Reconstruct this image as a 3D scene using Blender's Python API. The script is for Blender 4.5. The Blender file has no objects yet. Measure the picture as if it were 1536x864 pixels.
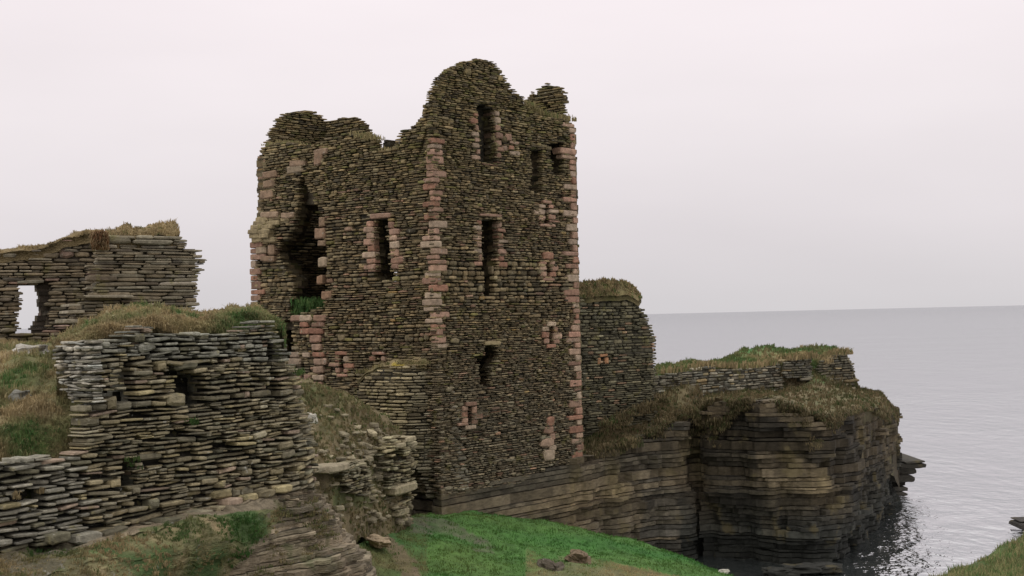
import bpy, math, random
import numpy as np
from mathutils import Vector, Matrix, noise as mnoise

random.seed(11)
RNG = random.Random(5)
SC = bpy.context.scene
COL = SC.collection

# ------------------------------------------------------------------ camera
F = 2069.0
CZ = 9.6
pitch = math.atan(42.5 / F)
rho = math.atan(0.0235)
fw = np.array([0, math.cos(pitch), math.sin(pitch)])
u0 = np.array([0, -math.sin(pitch), math.cos(pitch)])
x0 = np.array([1.0, 0, 0])
rt = math.cos(rho) * x0 - math.sin(rho) * u0
up = math.sin(rho) * x0 + math.cos(rho) * u0
CAM = np.array([0, 0, CZ])

def ray(px, py):
    return fw + (px - 768) / F * rt + (432 - py) / F * up

def at(px, py, Y):
    """point seen at (px,py) in the photograph, at distance Y north of the viewer"""
    d = ray(px, py)
    return CAM + d * (Y / d[1])

def proj(x, y, z):
    x = np.asarray(x, float); y = np.asarray(y, float); z = np.asarray(z, float) - CZ
    dep = x * fw[0] + y * fw[1] + z * fw[2]
    dep = np.where(dep < 0.1, 0.1, dep)
    a = x * rt[0] + y * rt[1] + z * rt[2]
    b = x * up[0] + y * up[1] + z * up[2]
    return 768 + F * a / dep, 432 - F * b / dep

def inpoly(px, py, poly):
    px = np.asarray(px, float); py = np.asarray(py, float)
    r = np.zeros(px.shape, bool)
    n = len(poly); j = n - 1
    for i in range(n):
        xi, yi = poly[i]; xj, yj = poly[j]
        if yi != yj:
            c = ((yi > py) != (yj > py)) & (px < (xj - xi) * (py - yi) / (yj - yi) + xi)
            r ^= c
        j = i
    return r

def nz(x, y, z):
    return mnoise.noise(Vector((float(x), float(y), float(z))))

def fbm(x, y, z, o=3):
    s = 0; a = 1.0; f = 1.0
    for _ in range(o):
        s += a * nz(x * f, y * f, z * f); a *= .5; f *= 2.1
    return s

def hsh(*a):
    h = 0.0
    for i, v in enumerate(a):
        h += v * (12.9898 + 65.233 * i)
    return (math.sin(h) * 43758.5453) % 1.0

# ------------------------------------------------------------------ mesh builder
class MB:
    def __init__(self):
        self.v = []; self.f = []; self.c = []
    def add(self, vs, fs, col):
        o = len(self.v)
        self.v.extend(vs)
        self.f.extend([tuple(i + o for i in f) for f in fs])
        if isinstance(col, list): self.c.extend(col)
        else: self.c.extend([col] * len(vs))
    def build(self, name, mat, parent=None, smooth=False):
        me = bpy.data.meshes.new(name)
        off = parent_loc(parent)
        me.from_pydata([(p[0] - off[0], p[1] - off[1], p[2] - off[2]) for p in self.v], [], self.f)
        ca = me.color_attributes.new('Col', 'FLOAT_COLOR', 'POINT')
        arr = np.ones((len(self.v), 4), np.float32)
        if self.c: arr[:, :3] = np.array([tuple(c)[:3] for c in self.c], np.float32)
        ca.data.foreach_set('color', arr.ravel())
        if smooth:
            me.polygons.foreach_set('use_smooth', [True] * len(me.polygons))
        me.materials.append(mat)
        me.update()
        o = bpy.data.objects.new(name, me)
        COL.objects.link(o)
        if parent is not None: o.parent = parent
        return o

def parent_loc(p):
    l = Vector((0, 0, 0))
    while p is not None:
        l += p.location; p = p.parent
    return l

def empty(name, loc):
    o = bpy.data.objects.new(name, None); o.empty_display_size = .3
    o.location = tuple(float(v) for v in loc); COL.objects.link(o); return o

def tag(o, label=None, cat=None, group=None, kind=None):
    if label: o['label'] = label
    if cat: o['category'] = cat
    if group: o['group'] = group
    if kind: o['kind'] = kind
    return o

# ------------------------------------------------------------------ materials
def nodes(name):
    m = bpy.data.materials.new(name); m.use_nodes = True
    return m, m.node_tree.nodes, m.node_tree.links, m.node_tree.nodes['Principled BSDF']

def surf(name, nscale=5.0, lo=.62, hi=1.35, bscale=22.0, bstr=.5, bdist=.03, rough=.95, spots=None, stretch=(1, 1, 1), spec=.25):
    """vertex colour x multi-scale mottling, fine bump"""
    m, N, L, B = nodes(name)
    at_ = N.new('ShaderNodeAttribute'); at_.attribute_name = 'Col'
    geo = N.new('ShaderNodeNewGeometry')
    mp = N.new('ShaderNodeMapping'); mp.inputs['Scale'].default_value = stretch
    L.new(geo.outputs['Position'], mp.inputs['Vector'])
    n1 = N.new('ShaderNodeTexNoise'); n1.inputs['Scale'].default_value = nscale; n1.inputs['Detail'].default_value = 6; n1.inputs['Roughness'].default_value = .65
    L.new(mp.outputs['Vector'], n1.inputs['Vector'])
    mr = N.new('ShaderNodeMapRange'); mr.inputs['From Min'].default_value = .3; mr.inputs['From Max'].default_value = .7
    mr.inputs['To Min'].default_value = lo; mr.inputs['To Max'].default_value = hi
    L.new(n1.outputs['Fac'], mr.inputs['Value'])
    mul = N.new('ShaderNodeVectorMath'); mul.operation = 'SCALE'
    L.new(at_.outputs['Color'], mul.inputs[0]); L.new(mr.outputs['Result'], mul.inputs['Scale'])
    last = mul.outputs[0]
    if spots:
        for (sc, th, colr, amt) in spots:
            n2 = N.new('ShaderNodeTexNoise'); n2.inputs['Scale'].default_value = sc; n2.inputs['Detail'].default_value = 5
            L.new(geo.outputs['Position'], n2.inputs['Vector'])
            r2 = N.new('ShaderNodeMapRange'); r2.inputs['From Min'].default_value = th; r2.inputs['From Max'].default_value = th + .08
            r2.inputs['To Max'].default_value = amt
            L.new(n2.outputs['Fac'], r2.inputs['Value'])
            mx = N.new('ShaderNodeMix'); mx.data_type = 'RGBA'
            L.new(r2.outputs['Result'], mx.inputs['Factor']); L.new(last, mx.inputs['A'])
            mx.inputs['B'].default_value = (*colr, 1)
            last = mx.outputs['Result']
    L.new(last, B.inputs['Base Color'])
    n3 = N.new('ShaderNodeTexNoise'); n3.inputs['Scale'].default_value = bscale; n3.inputs['Detail'].default_value = 6
    L.new(mp.outputs['Vector'], n3.inputs['Vector'])
    bp = N.new('ShaderNodeBump'); bp.inputs['Strength'].default_value = bstr; bp.inputs['Distance'].default_value = bdist
    L.new(n3.outputs['Fac'], bp.inputs['Height']); L.new(bp.outputs['Normal'], B.inputs['Normal'])
    B.inputs['Roughness'].default_value = rough
    B.inputs['Specular IOR Level'].default_value = spec
    return m

M_STONE = surf('flagstone', 7, .6, 1.35, 30, .6, .03, spots=[(2.6, .60, (.15, .135, .045), .55), (5.5, .64, (.30, .28, .22), .5)])
M_STONE_NEAR = surf('flagstone_near', 9, .6, 1.4, 45, .7, .02, spots=[(5, .62, (.24, .21, .09), .5), (14, .64, (.42, .41, .36), .55), (3.1, .66, (.05, .055, .03), .6)])
M_PINK = surf('red_sandstone', 6, .6, 1.35, 30, .6, .03, spots=[(7, .63, (.33, .30, .25), .5), (4.3, .60, (.14, .11, .07), .45)])
M_ROCK = surf('bedrock', 4.0, .6, 1.45, 20, .7, .04, spots=[(1.1, .60, (.13, .105, .05), .55)], stretch=(1, 1, 3.5))
M_ROCK_NEAR = surf('bedrock_near', 4, .6, 1.4, 20, .8, .05, spots=[(2.2, .60, (.07, .085, .03), .6), (9, .66, (.3, .29, .26), .5)], stretch=(1, 1, 3))
M_TURF = surf('turf', 3.0, .6, 1.35, 30, .9, .06)
M_GRASS = surf('grass_blade', 1.5, .75, 1.25, 5, 0, .01, rough=.8)
def _translucent(m):
    N = m.node_tree.nodes; L = m.node_tree.links; B = N['Principled BSDF']
    src = B.inputs['Base Color'].links[0].from_socket
    tr = N.new('ShaderNodeBsdfTranslucent'); mx = N.new('ShaderNodeMixShader'); mx.inputs['Fac'].default_value = .35
    L.new(src, tr.inputs['Color']); L.new(B.outputs[0], mx.inputs[1]); L.new(tr.outputs[0], mx.inputs[2])
    L.new(mx.outputs[0], N['Material Output'].inputs['Surface'])
_translucent(M_GRASS)

# ------------------------------------------------------------------ walls
class Path:
    def __init__(self, pts):
        self.p = [np.array(q[:2], float) for q in pts]
        self.l = [0.0]
        for a, b in zip(self.p, self.p[1:]): self.l.append(self.l[-1] + float(np.linalg.norm(b - a)))
        self.L = self.l[-1]
        self.segt = [(b - a) / np.linalg.norm(b - a) for a, b in zip(self.p, self.p[1:])]
        # vertex tangents for smooth paths
        self.smooth = len(pts) > 3
    def seg(self, s):
        i = 0
        while i < len(self.p) - 2 and s > self.l[i + 1]: i += 1
        return i
    def xy(self, s):
        i = self.seg(s)
        return self.p[i] + self.segt[i] * (s - self.l[i])
    def tan(self, s):
        if not self.smooth: return self.segt[self.seg(s)]
        a = self.xy(max(0, s - .15)); b = self.xy(min(self.L, s + .15))
        d = b - a; return d / np.linalg.norm(d)
    def frame(self, s):
        t = self.tan(s)
        return self.xy(s), t, np.array([t[1], -t[0]])
    def sz(self, px, py):
        d = ray(px, py); best = None
        for i, a in enumerate(self.p[:-1]):
            t = self.segt[i]
            det = d[0] * (-t[1]) + d[1] * t[0]
            if abs(det) < 1e-9: continue
            k = (a[0] * (-t[1]) + a[1] * t[0]) / det
            q = d[:2] * k
            s = float(np.dot(q - a, t))
            ln = self.l[i + 1] - self.l[i]
            lo = -9 if i == 0 else 0
            hi = ln + 9 if i == len(self.p) - 2 else ln
            if lo <= s <= hi and k > 0 and (best is None or k < best[2]):
                best = (self.l[i] + s, CZ + d[2] * k, k)
        return best[0], best[1]

def slab(mb, P, t, n, a, b, c1, c0, col, rng, bev=.35, nv=10, tilt=0.0, yaw=0.0, sq=.55):
    """irregular stone slab: centre P (x,y,z), half length a along t, half height b, face at +c1, back at -c0"""
    bevd = min(b * bev * 1.6, .05)
    ring = []
    for k in range(nv):
        th = 2 * math.pi * (k + .5) / nv
        ca, sa = math.cos(th), math.sin(th)
        # superellipse
        e = sq
        x = math.copysign(abs(ca) ** e, ca); y = math.copysign(abs(sa) ** e, sa)
        x *= 1 + rng.uniform(-.10, .05) * (1 if abs(x) > .5 else .3)
        y *= 1 + rng.uniform(-.22, .10)
        ring.append((x * a, y * b))
    vs = []
    ct, st = math.cos(tilt), math.sin(tilt)
    def put(x, y, c):
        xx = x * ct - y * st; yy = x * st + y * ct
        c += yaw * x
        vs.append((P[0] + t[0] * xx + n[0] * c, P[1] + t[1] * xx + n[1] * c, P[2] + yy))
    ix = max(0.0, 1 - bevd / a * 1.1); iy = max(.35, 1 - bevd / b * .9)
    for (x, y) in ring: put(x * .97, y * .9, -c0)
    for (x, y) in ring: put(x, y, c1 - bevd * .9)
    for (x, y) in ring: put(x * ix, y * iy, c1 + rng.uniform(-.25, .25) * bevd * .5)
    fs = []
    for r in range(2):
        for k in range(nv):
            k2 = (k + 1) % nv
            fs.append((r * nv + k, r * nv + k2, (r + 1) * nv + k2, (r + 1) * nv + k))
    fs.append(tuple(2 * nv + k for k in range(nv)))
    fs.append(tuple(nv - 1 - k for k in range(nv)))
    j = [rng.uniform(.92, 1.08) for _ in range(3)]
    cols = []
    for r in range(3):
        for k in range(nv):
            q = rng.uniform(.9, 1.1)
            cols.append((col[0] * q, col[1] * q, col[2] * q))
    mb.add(vs, fs, cols)

def block(mb, P, t, n, a, b, c1, c0, col):
    vs = []
    for c in (c1, -c0):
        for (x, y) in ((-a, -b), (a, -b), (a, b), (-a, b)):
            vs.append((P[0] + t[0] * x + n[0] * c, P[1] + t[1] * x + n[1] * c, P[2] + y))
    mb.add(vs, [(0, 1, 2, 3), (5, 4, 7, 6), (4, 0, 3, 7), (1, 5, 6, 2), (3, 2, 6, 7), (4, 5, 1, 0)], col)

def pal(base, var=.35, alts=(), warm=.06):
    def f(rng, px, py):
        c = base
        for (p, a) in alts:
            pp = p(px, py) if callable(p) else p
            if rng.random() < pp: c = a; break
        k = math.exp(rng.gauss(0, var))
        k = max(.4, min(1.9, k))
        w = rng.uniform(-warm, warm)
        return (c[0] * k * (1 + w), c[1] * k, c[2] * k * (1 - w))
    return f

def masonry(mb, path, z0, z1, mask, holes=(), ch=(.075, .125), sl=(.18, .5), proud=(-.015, .04), thick=.9, color=None,
            ragged=.07, gap=.012, core_in=.10, rng=None, nv=10, wav=.03, through=(), s0=0.0, s1=None, tilt=.02, drop=.02, miss=.0,
            core_col=(.05, .045, .033), sq=.55, bigmask=None, rough_end=.25, sil='self', mixd=(.10, .02), bulge=.05, endk=.75, splay=0, full=(.72, 1.08)):
    rng = rng or RNG
    s1 = path.L if s1 is None else s1
    step = .05
    S = np.arange(s0, s1 + 1e-6, step)
    XY = np.array([path.xy(s) for s in S])
    NRM = np.array([path.frame(s)[2] for s in S])
    if sil == 'self': sil = [mask] if mask is not None else None
    z = z0
    prev = rng.random() * 10
    while z < z1:
        h = rng.uniform(*ch)
        h *= math.exp(.45 * nz(z * .55, 3.7, s0 + z0))
        if rng.random() < .12: h *= 1.45
        if rng.random() < .15: h *= .65
        zc = z + h / 2
        zz = np.array([zc + wav * nz(s * .45 + prev * 0, zc * .8, 3.3) for s in S])
        px, py = proj(XY[:, 0], XY[:, 1], zz)
        ins = inpoly(px, py, mask) if mask is not None else np.ones(len(S), bool)
        big = ins.copy()
        for hp in holes: ins &= ~inpoly(px, py, hp)
        for hp in through: big &= ~inpoly(px, py, hp); ins &= ~inpoly(px, py, hp)
        fins = ins
        if splay:
            fins = ins.copy()
            for hp in through:
                cxm = sum(q_[0] for q_ in hp) / len(hp)
                for (kk, which_) in ((3, 0), (splay, 1)):
                    wide = [(x_ + (kk if x_ > cxm else -kk), y_) for x_, y_ in hp]
                    if which_: big &= ~inpoly(px, py, wide)
                    else: fins &= ~inpoly(px, py, wide)
        if sil is not None:
            fz = zz
            NX = NRM
            for arr, dd in ((fins, thick * .5), (big, thick)):
                qx, qy = proj(XY[:, 0] - NX[:, 0] * dd, XY[:, 1] - NX[:, 1] * dd, fz + .04)
                ok = np.zeros(len(S), bool)
                for sp_ in sil: ok |= inpoly(qx, qy, sp_)
                if arr is fins: cf = fins & ok
                else: cb = big & ok
        else: cf, cb = fins, big
        for which, arr in (('front', cf), ('back', cb), ('stones', ins)):
            i = 0
            while i < len(S):
                if not arr[i]: i += 1; continue
                j = i
                while j + 1 < len(S) and arr[j + 1]: j += 1
                a, b = S[i] - step / 2, S[j] + step / 2
                i = j + 1
                if b - a < .07: continue
                ae = rng.uniform(-ragged, ragged); be = rng.uniform(-ragged, ragged)
                if rng.random() < rough_end * .5: ae -= ragged
                if rng.random() < rough_end * .5: be += ragged
                if which != 'stones':
                    ca = max(a + ae * .6 + .05, s0 + .13); cb_ = min(b + be * .6 - .05, s1 - .13)
                    if cb_ - ca < .05: continue
                    if path.smooth: ss = list(np.linspace(ca, cb_, max(2, int((cb_ - ca) / .45) + 1)))
                    else: ss = [ca] + [l for l in path.l if ca + .03 < l < cb_ - .03] + [cb_]
                    f0, f1 = (core_in, thick * .5) if which == 'front' else (thick * .5 + .002, thick)
                    q = rng.uniform(.6, 1.5)
                    cc = (core_col[0] * q, core_col[1] * q, core_col[2] * q)
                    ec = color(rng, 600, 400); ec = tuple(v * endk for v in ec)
                    vs = []; jf = rng.uniform(-.02, .02); jb = rng.uniform(-.06, .06)
                    for s in ss:
                        P, t, n = path.frame(s)
                        for (dd, zq) in ((f0 + jf, z), (f0 + jf, z + h * .995), (f1 + jb, z + h * .995), (f1 + jb, z)):
                            vs.append((P[0] - n[0] * dd, P[1] - n[1] * dd, zq))
                    fs = []
                    for k in range(len(ss) - 1):
                        o = 4 * k
                        for e in (0, 3):
                            e2 = (e + 1) % 4
                            fs.append((o + e, o + 4 + e, o + 4 + e2, o + e2))
                    mb.add(vs, fs, cc)
                    # broken ends, head and back show stone, not mortar
                    fs = []
                    for k in range(len(ss) - 1):
                        o = 4 * k
                        for e in (1, 2):
                            e2 = (e + 1) % 4
                            fs.append((o + e, o + 4 + e, o + 4 + e2, o + e2))
                    o = 4 * (len(ss) - 1)
                    fs += [(0, 1, 2, 3), (o + 3, o + 2, o + 1, o)]
                    mb.add(vs, fs, ec)
                    continue
                # stones
                s = a + ae
                end = b + be
                while s < end - .04:
                    P0_ = s
                    ln = rng.uniform(*sl) * (1.5 if rng.random() < .1 else 1)
                    ln *= (.7 + .6 * min(1, h / ch[1])) * math.exp(.5 * nz(P0_ * .6, zc * .7, 9.1))
                    if end - (s + ln) < sl[0] * .6: ln = end - s
                    sc = s + ln / 2
                    P, t, n = path.frame(min(max(sc, s0 - .3), s1 + .3))
                    zo = wav * nz(sc * .45, zc * .8, 3.3)
                    hh = h * rng.uniform(*full)
                    pr = rng.uniform(*proud)
                    if rng.random() < drop: pr -= .07
                    pxx, pyy = proj(P[0], P[1], zc)
                    if nz(P[0] * .55, P[1] * .55 + 3, zc * .7) > .30: pr -= .06
                    pr += bulge * nz(P[0] * .35, P[1] * .35 + 7, zc * .35)
                    if rng.random() >= miss:
                        zz_ = zc + zo + rng.uniform(-.2, .2) * h * .4
                        ah = max(.03, ln / 2 - gap * rng.uniform(.3, 1.2))
                        r_ = rng.random()
                        if r_ < mixd[0]:
                            f_ = rng.uniform(.35, .65)
                            parts = [(zz_ - h / 2 + h * f_ / 2, h * f_), (zz_ - h / 2 + h * f_ + h * (1 - f_) / 2, h * (1 - f_))]
                        elif r_ < mixd[0] + mixd[1]: parts = [(zz_ + h * .35, h * 1.6)]; pr += .015
                        else: parts = [(zz_, hh)]
                        for (zp, hp_) in parts:
                            col = color(rng, float(pxx), float(pyy))
                            slab(mb, (P[0], P[1], zp), t, n, ah * (1 if len(parts) == 1 else rng.uniform(.75, 1.02)), max(.013, hp_ / 2 - gap * .5), pr + (0 if len(parts) == 1 else rng.uniform(-.03, .02)), core_in + .06, col, rng,
                                 nv=nv, tilt=rng.gauss(0, tilt), yaw=rng.gauss(0, .05), sq=sq)
                    s += ln
        z += h
        prev = z

def facing(mb, path, cx, cy, w, h, proud, color, rng, depth=.25, nv=10, sq=.3):
    """one dressed stone placed on a wall: photo centre, size in photo pixels"""
    s, z = path.sz(cx, cy)
    sA, zA = path.sz(cx - w / 2, cy - h / 2); sB, zB = path.sz(cx + w / 2, cy + h / 2)
    P, t, n = path.frame(s)
    P = path.xy(s) if 0 <= s <= path.L else (path.p[0] + path.segt[0] * s if s < 0 else path.p[-1] + path.segt[-1] * (s - path.L))
    slab(mb, (P[0], P[1], z), t, n, abs(sB - sA) / 2, abs(zA - zB) / 2, proud, depth, color, rng, nv=nv, tilt=rng.gauss(0, .015), sq=sq, bev=.25)

# ------------------------------------------------------------------ lofted ground
def resample(row, us):
    xs = [r[0] for r in row]
    out = []
    for u in us:
        u_ = min(max(u, xs[0]), xs[-1])
        k = 0
        while k < len(xs) - 2 and u_ > xs[k + 1]: k += 1
        f = (u_ - xs[k]) / (xs[k + 1] - xs[k])
        out.append(tuple(row[k][c] + (row[k + 1][c] - row[k][c]) * f for c in range(1, len(row[k]))))
    return out

def cat(p0, p1, p2, p3, t):
    return .5 * ((2 * p1) + (-p0 + p2) * t + (2 * p0 - 5 * p1 + 4 * p2 - p3) * t * t + (-p0 + 3 * p1 - 3 * p2 + p3) * t ** 3)

def loft(rows, n, m, amp=.1, fr=.8, fine=.03, color=None, rough=None, terrace=None, linear=False, seed=0.0):
    """rows: polylines of (px,py,Y); returns grid (world points) between them"""
    us = np.linspace(0, 1, n)
    R = []
    for row in rows:
        ux = row[0][0] + (row[-1][0] - row[0][0]) * us
        rr = resample(row, ux)
        R.append(np.array([at(u, py, Y) for u, (py, Y) in zip(ux, rr)]))
    G = []
    for k in range(len(R) - 1):
        for j in range(m if k < len(R) - 2 else m + 1):
            t = j / m
            if linear: G.append(R[k] * (1 - t) + R[k + 1] * t)
            else:
                G.append(cat(R[max(0, k - 1)], R[k], R[k + 1], R[min(len(R) - 1, k + 2)], t))
    G = np.array(G)
    mm = G.shape[0]
    for i in range(mm):
        for j in range(n):
            x, y, z = G[i, j]
            w = 1.0
            G[i, j, 2] += amp * fbm(x * fr + seed, y * fr, z * fr, 3) * w + fine * nz(x * 5, y * 5, z * 5 + seed)
            if terrace:
                th, dep = terrace
                zz = z + .15 * nz(x * .3, y * .3, 1.0)
                lay = math.floor(zz / th + .35 * math.sin(zz * 9))
                d = (hsh(lay, 3.1) - .5) * dep + dep * .6 * nz(x * 1.3 + lay * 7.7, y * 1.3, lay * .37) + dep * 1.2 * nz(x * .5, y * .5, z * .2 + 9)
                cell = math.floor((x * .8 + y * .6) * 1.6 + hsh(lay) * 5)
                d += (hsh(lay, cell) - .5) * dep * .6
                G[i, j, 0] += d * .25; G[i, j, 1] -= d
    return G

def loft_mesh(G, name, mat, color, parent=None, smooth=True, skirt=0.0):
    mb = MB()
    m, n, _ = G.shape
    vs = [tuple(p) for p in G.reshape(-1, 3)]
    px, py = proj(G[:, :, 0], G[:, :, 1], G[:, :, 2])
    nrm = np.cross(np.gradient(G, axis=1), np.gradient(G, axis=0))
    nl = np.linalg.norm(nrm, axis=2); nl[nl == 0] = 1
    nzv = np.abs(nrm[:, :, 2] / nl)
    cols = [color(G[i, j], float(px[i, j]), float(py[i, j]), float(nzv[i, j])) for i in range(m) for j in range(n)]
    fs = [(i * n + j, i * n + j + 1, (i + 1) * n + j + 1, (i + 1) * n + j) for i in range(m - 1) for j in range(n - 1)]
    mb.add(vs, fs, cols)
    if skirt:
        border = [(0, j) for j in range(n)] + [(i, n - 1) for i in range(1, m)] + [(m - 1, j) for j in range(n - 2, -1, -1)] + [(i, 0) for i in range(m - 2, 0, -1)]
        o = len(mb.v)
        bl = [i * n + j for i, j in border]
        sv = [(vs[b][0], vs[b][1], vs[b][2] - skirt) for b in bl]
        mb.add(sv, [], [tuple(.7 * c for c in cols[b]) for b in bl])
        k = len(bl)
        mb.f.extend([(bl[q], bl[(q + 1) % k], o + (q + 1) % k, o + q) for q in range(k)])
    return mb.build(name, mat, parent, smooth)

def mix(a, b, t):
    t = max(0, min(1, t)); return tuple(x * (1 - t) + y * t for x, y in zip(a, b))

# ------------------------------------------------------------------ grass blades
DRY = (.36, .28, .15); DRY2 = (.26, .20, .11); GREEN = (.085, .135, .04); GREEN2 = (.055, .105, .03); LUSH = (.06, .145, .04)

def blades(mb, P, rng, count, h, spread, col, w=.012, lean=.5, wind=(.25, .0), hang=0.0):
    for _ in range(count):
        a = rng.uniform(0, 6.283); r = spread * math.sqrt(rng.random())
        bx, by, bz = P[0] + r * math.cos(a), P[1] + r * math.sin(a), P[2] - .02
        hh = h * rng.uniform(.5, 1.2)
        la = rng.uniform(0, 6.283); ll = lean * rng.random()
        dx, dy = math.cos(la) * ll + wind[0] * rng.random(), math.sin(la) * ll + wind[1] * rng.random() - hang * rng.uniform(.4, 1.2)
        # width direction roughly across the view but free to vary
        wa = rng.uniform(-.8, .8); wx, wy = math.cos(wa) * w * .5, math.sin(wa) * w * .5
        m1 = (bx + dx * hh * .3, by + dy * hh * .3, bz + hh * .6)
        tp = (bx + dx * hh, by + dy * hh, bz + hh * (1.0 - .25 * ll - hang * .9 * rng.random()))
        k = rng.uniform(.7, 1.3)
        c = (col[0] * k, col[1] * k, col[2] * k)
        c0 = c
        mb.add([(bx - wx, by - wy, bz), (bx + wx, by + wy, bz), (m1[0] + wx * .8, m1[1] + wy * .8, m1[2]), (m1[0] - wx * .8, m1[1] - wy * .8, m1[2]), tp],
               [(0, 1, 2, 3), (3, 2, 4)], [c0, c0, c, c, c])

def scatter_grid(G, rng, count, accept):
    """random surface points of a loft grid, area-agnostic, filtered by photo position"""
    m, n, _ = G.shape
    out = []; tries = 0
    while len(out) < count and tries < count * 12:
        tries += 1
        i = rng.random() * (m - 1.001); j = rng.random() * (n - 1.001)
        a, b = int(i), int(j); fi, fj = i - a, j - b
        P = (G[a, b] * (1 - fi) + G[a + 1, b] * fi) * (1 - fj) + (G[a, b + 1] * (1 - fi) + G[a + 1, b + 1] * fi) * fj
        px, py = proj(P[0], P[1], P[2])
        if accept(float(px), float(py), P): out.append((P, float(px), float(py)))
    return out

# ================================================================== SETTING
SEA_COL = (.035, .04, .04)
def make_sea():
    m, N, L, B = nodes('sea_water')
    B.inputs['Base Color'].default_value = (*SEA_COL, 1)
    B.inputs['Roughness'].default_value = .10
    B.inputs['IOR'].default_value = 1.333
    geo = N.new('ShaderNodeNewGeometry')
    prev = None
    for (sc, st, dist, strg) in ((.16, (1, .4, 1), .9, .6), (.9, (1, .5, 1), .42, .8), (2.6, (1, .6, 1), .16, .9)):
        mp = N.new('ShaderNodeMapping'); mp.inputs['Scale'].default_value = st; mp.inputs['Rotation'].default_value = (0, 0, .5)
        L.new(geo.outputs['Position'], mp.inputs['Vector'])
        n1 = N.new('ShaderNodeTexNoise'); n1.inputs['Scale'].default_value = sc; n1.inputs['Detail'].default_value = 3
        L.new(mp.outputs['Vector'], n1.inputs['Vector'])
        b = N.new('ShaderNodeBump'); b.inputs['Distance'].default_value = dist; b.inputs['Strength'].default_value = strg
        L.new(n1.outputs['Fac'], b.inputs['Height'])
        if prev: L.new(prev.outputs['Normal'], b.inputs['Normal'])
        if sc < 3 and sc > .5:
            wn = N.new('ShaderNodeTexNoise'); wn.inputs['Scale'].default_value = .035; wn.inputs['Detail'].default_value = 3
            wm = N.new('ShaderNodeMapping'); wm.inputs['Scale'].default_value = (.35, 1.6, 1); L.new(geo.outputs['Position'], wm.inputs['Vector']); L.new(wm.outputs['Vector'], wn.inputs['Vector'])
            wr = N.new('ShaderNodeMapRange'); wr.inputs['From Min'].default_value = .35; wr.inputs['From Max'].default_value = .65; wr.inputs['To Min'].default_value = .35; wr.inputs['To Max'].default_value = 1.0
            L.new(wn.outputs['Fac'], wr.inputs['Value']); L.new(wr.outputs['Result'], b.inputs['Strength'])
        prev = b
    nrm = prev.outputs['Normal']
    fr = N.new('ShaderNodeFresnel'); fr.inputs['IOR'].default_value = 1.333; L.new(nrm, fr.inputs['Normal'])
    rg = N.new('ShaderNodeMapRange'); rg.inputs['To Min'].default_value = .54; rg.inputs['To Max'].default_value = .76   # wave slopes even out the mirror
    L.new(fr.outputs['Fac'], rg.inputs['Value'])
    df = N.new('ShaderNodeBsdfDiffuse'); df.inputs['Color'].default_value = (*SEA_COL, 1)
    gl = N.new('ShaderNodeBsdfGlossy'); gl.inputs['Color'].default_value = (.97, .98, 1, 1); gl.inputs['Roughness'].default_value = .05
    L.new(nrm, gl.inputs['Normal'])
    mx = N.new('ShaderNodeMixShader'); L.new(rg.outputs['Result'], mx.inputs['Fac']); L.new(df.outputs[0], mx.inputs[1]); L.new(gl.outputs[0], mx.inputs[2])
    L.new(mx.outputs[0], N['Material Output'].inputs['Surface'])
    mb = MB(); R = 14000
    mb.add([(-R, -300, 0), (R, -300, 0), (R, R, 0), (-R, R, 0)], [(0, 1, 2, 3)], (0, 0, 0))
    tag(mb.build('sea', m), kind='structure')
    mb = MB(); mb.add([(-R, -300, -6), (R, -300, -6), (R, R, -6), (-R, R, -6)], [(0, 1, 2, 3)], (.03, .03, .03))
    tag(mb.build('seabed', M_ROCK), kind='structure')
make_sea()

# tower plan: quoin corner Q, right corner RC, left corner LC
DR = np.array([.632, .775]); DL = np.array([-.774, .633])
Q = at(655, 475, 44)[:2]
RC = Q + DR * 7.62
LC = Q + DL * 9.0
BC = LC + DR * 7.62

EDGE = [(868, 692, 50.3), (900, 682, 51), (950, 662, 52.5), (985, 646, 53.6), (1010, 632, 54.0), (1032, 632, 54.6), (1048, 618, 54.9), (1066, 602, 53.8), (1100, 606, 53.0), (1150, 600, 52.6), (1185, 612, 52.2), (1215, 622, 52.0),
        (1245, 628, 52.3), (1268, 620, 54), (1295, 612, 57.5), (1320, 616, 61.5), (1338, 624, 65), (1347, 645, 67.5)]
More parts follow.
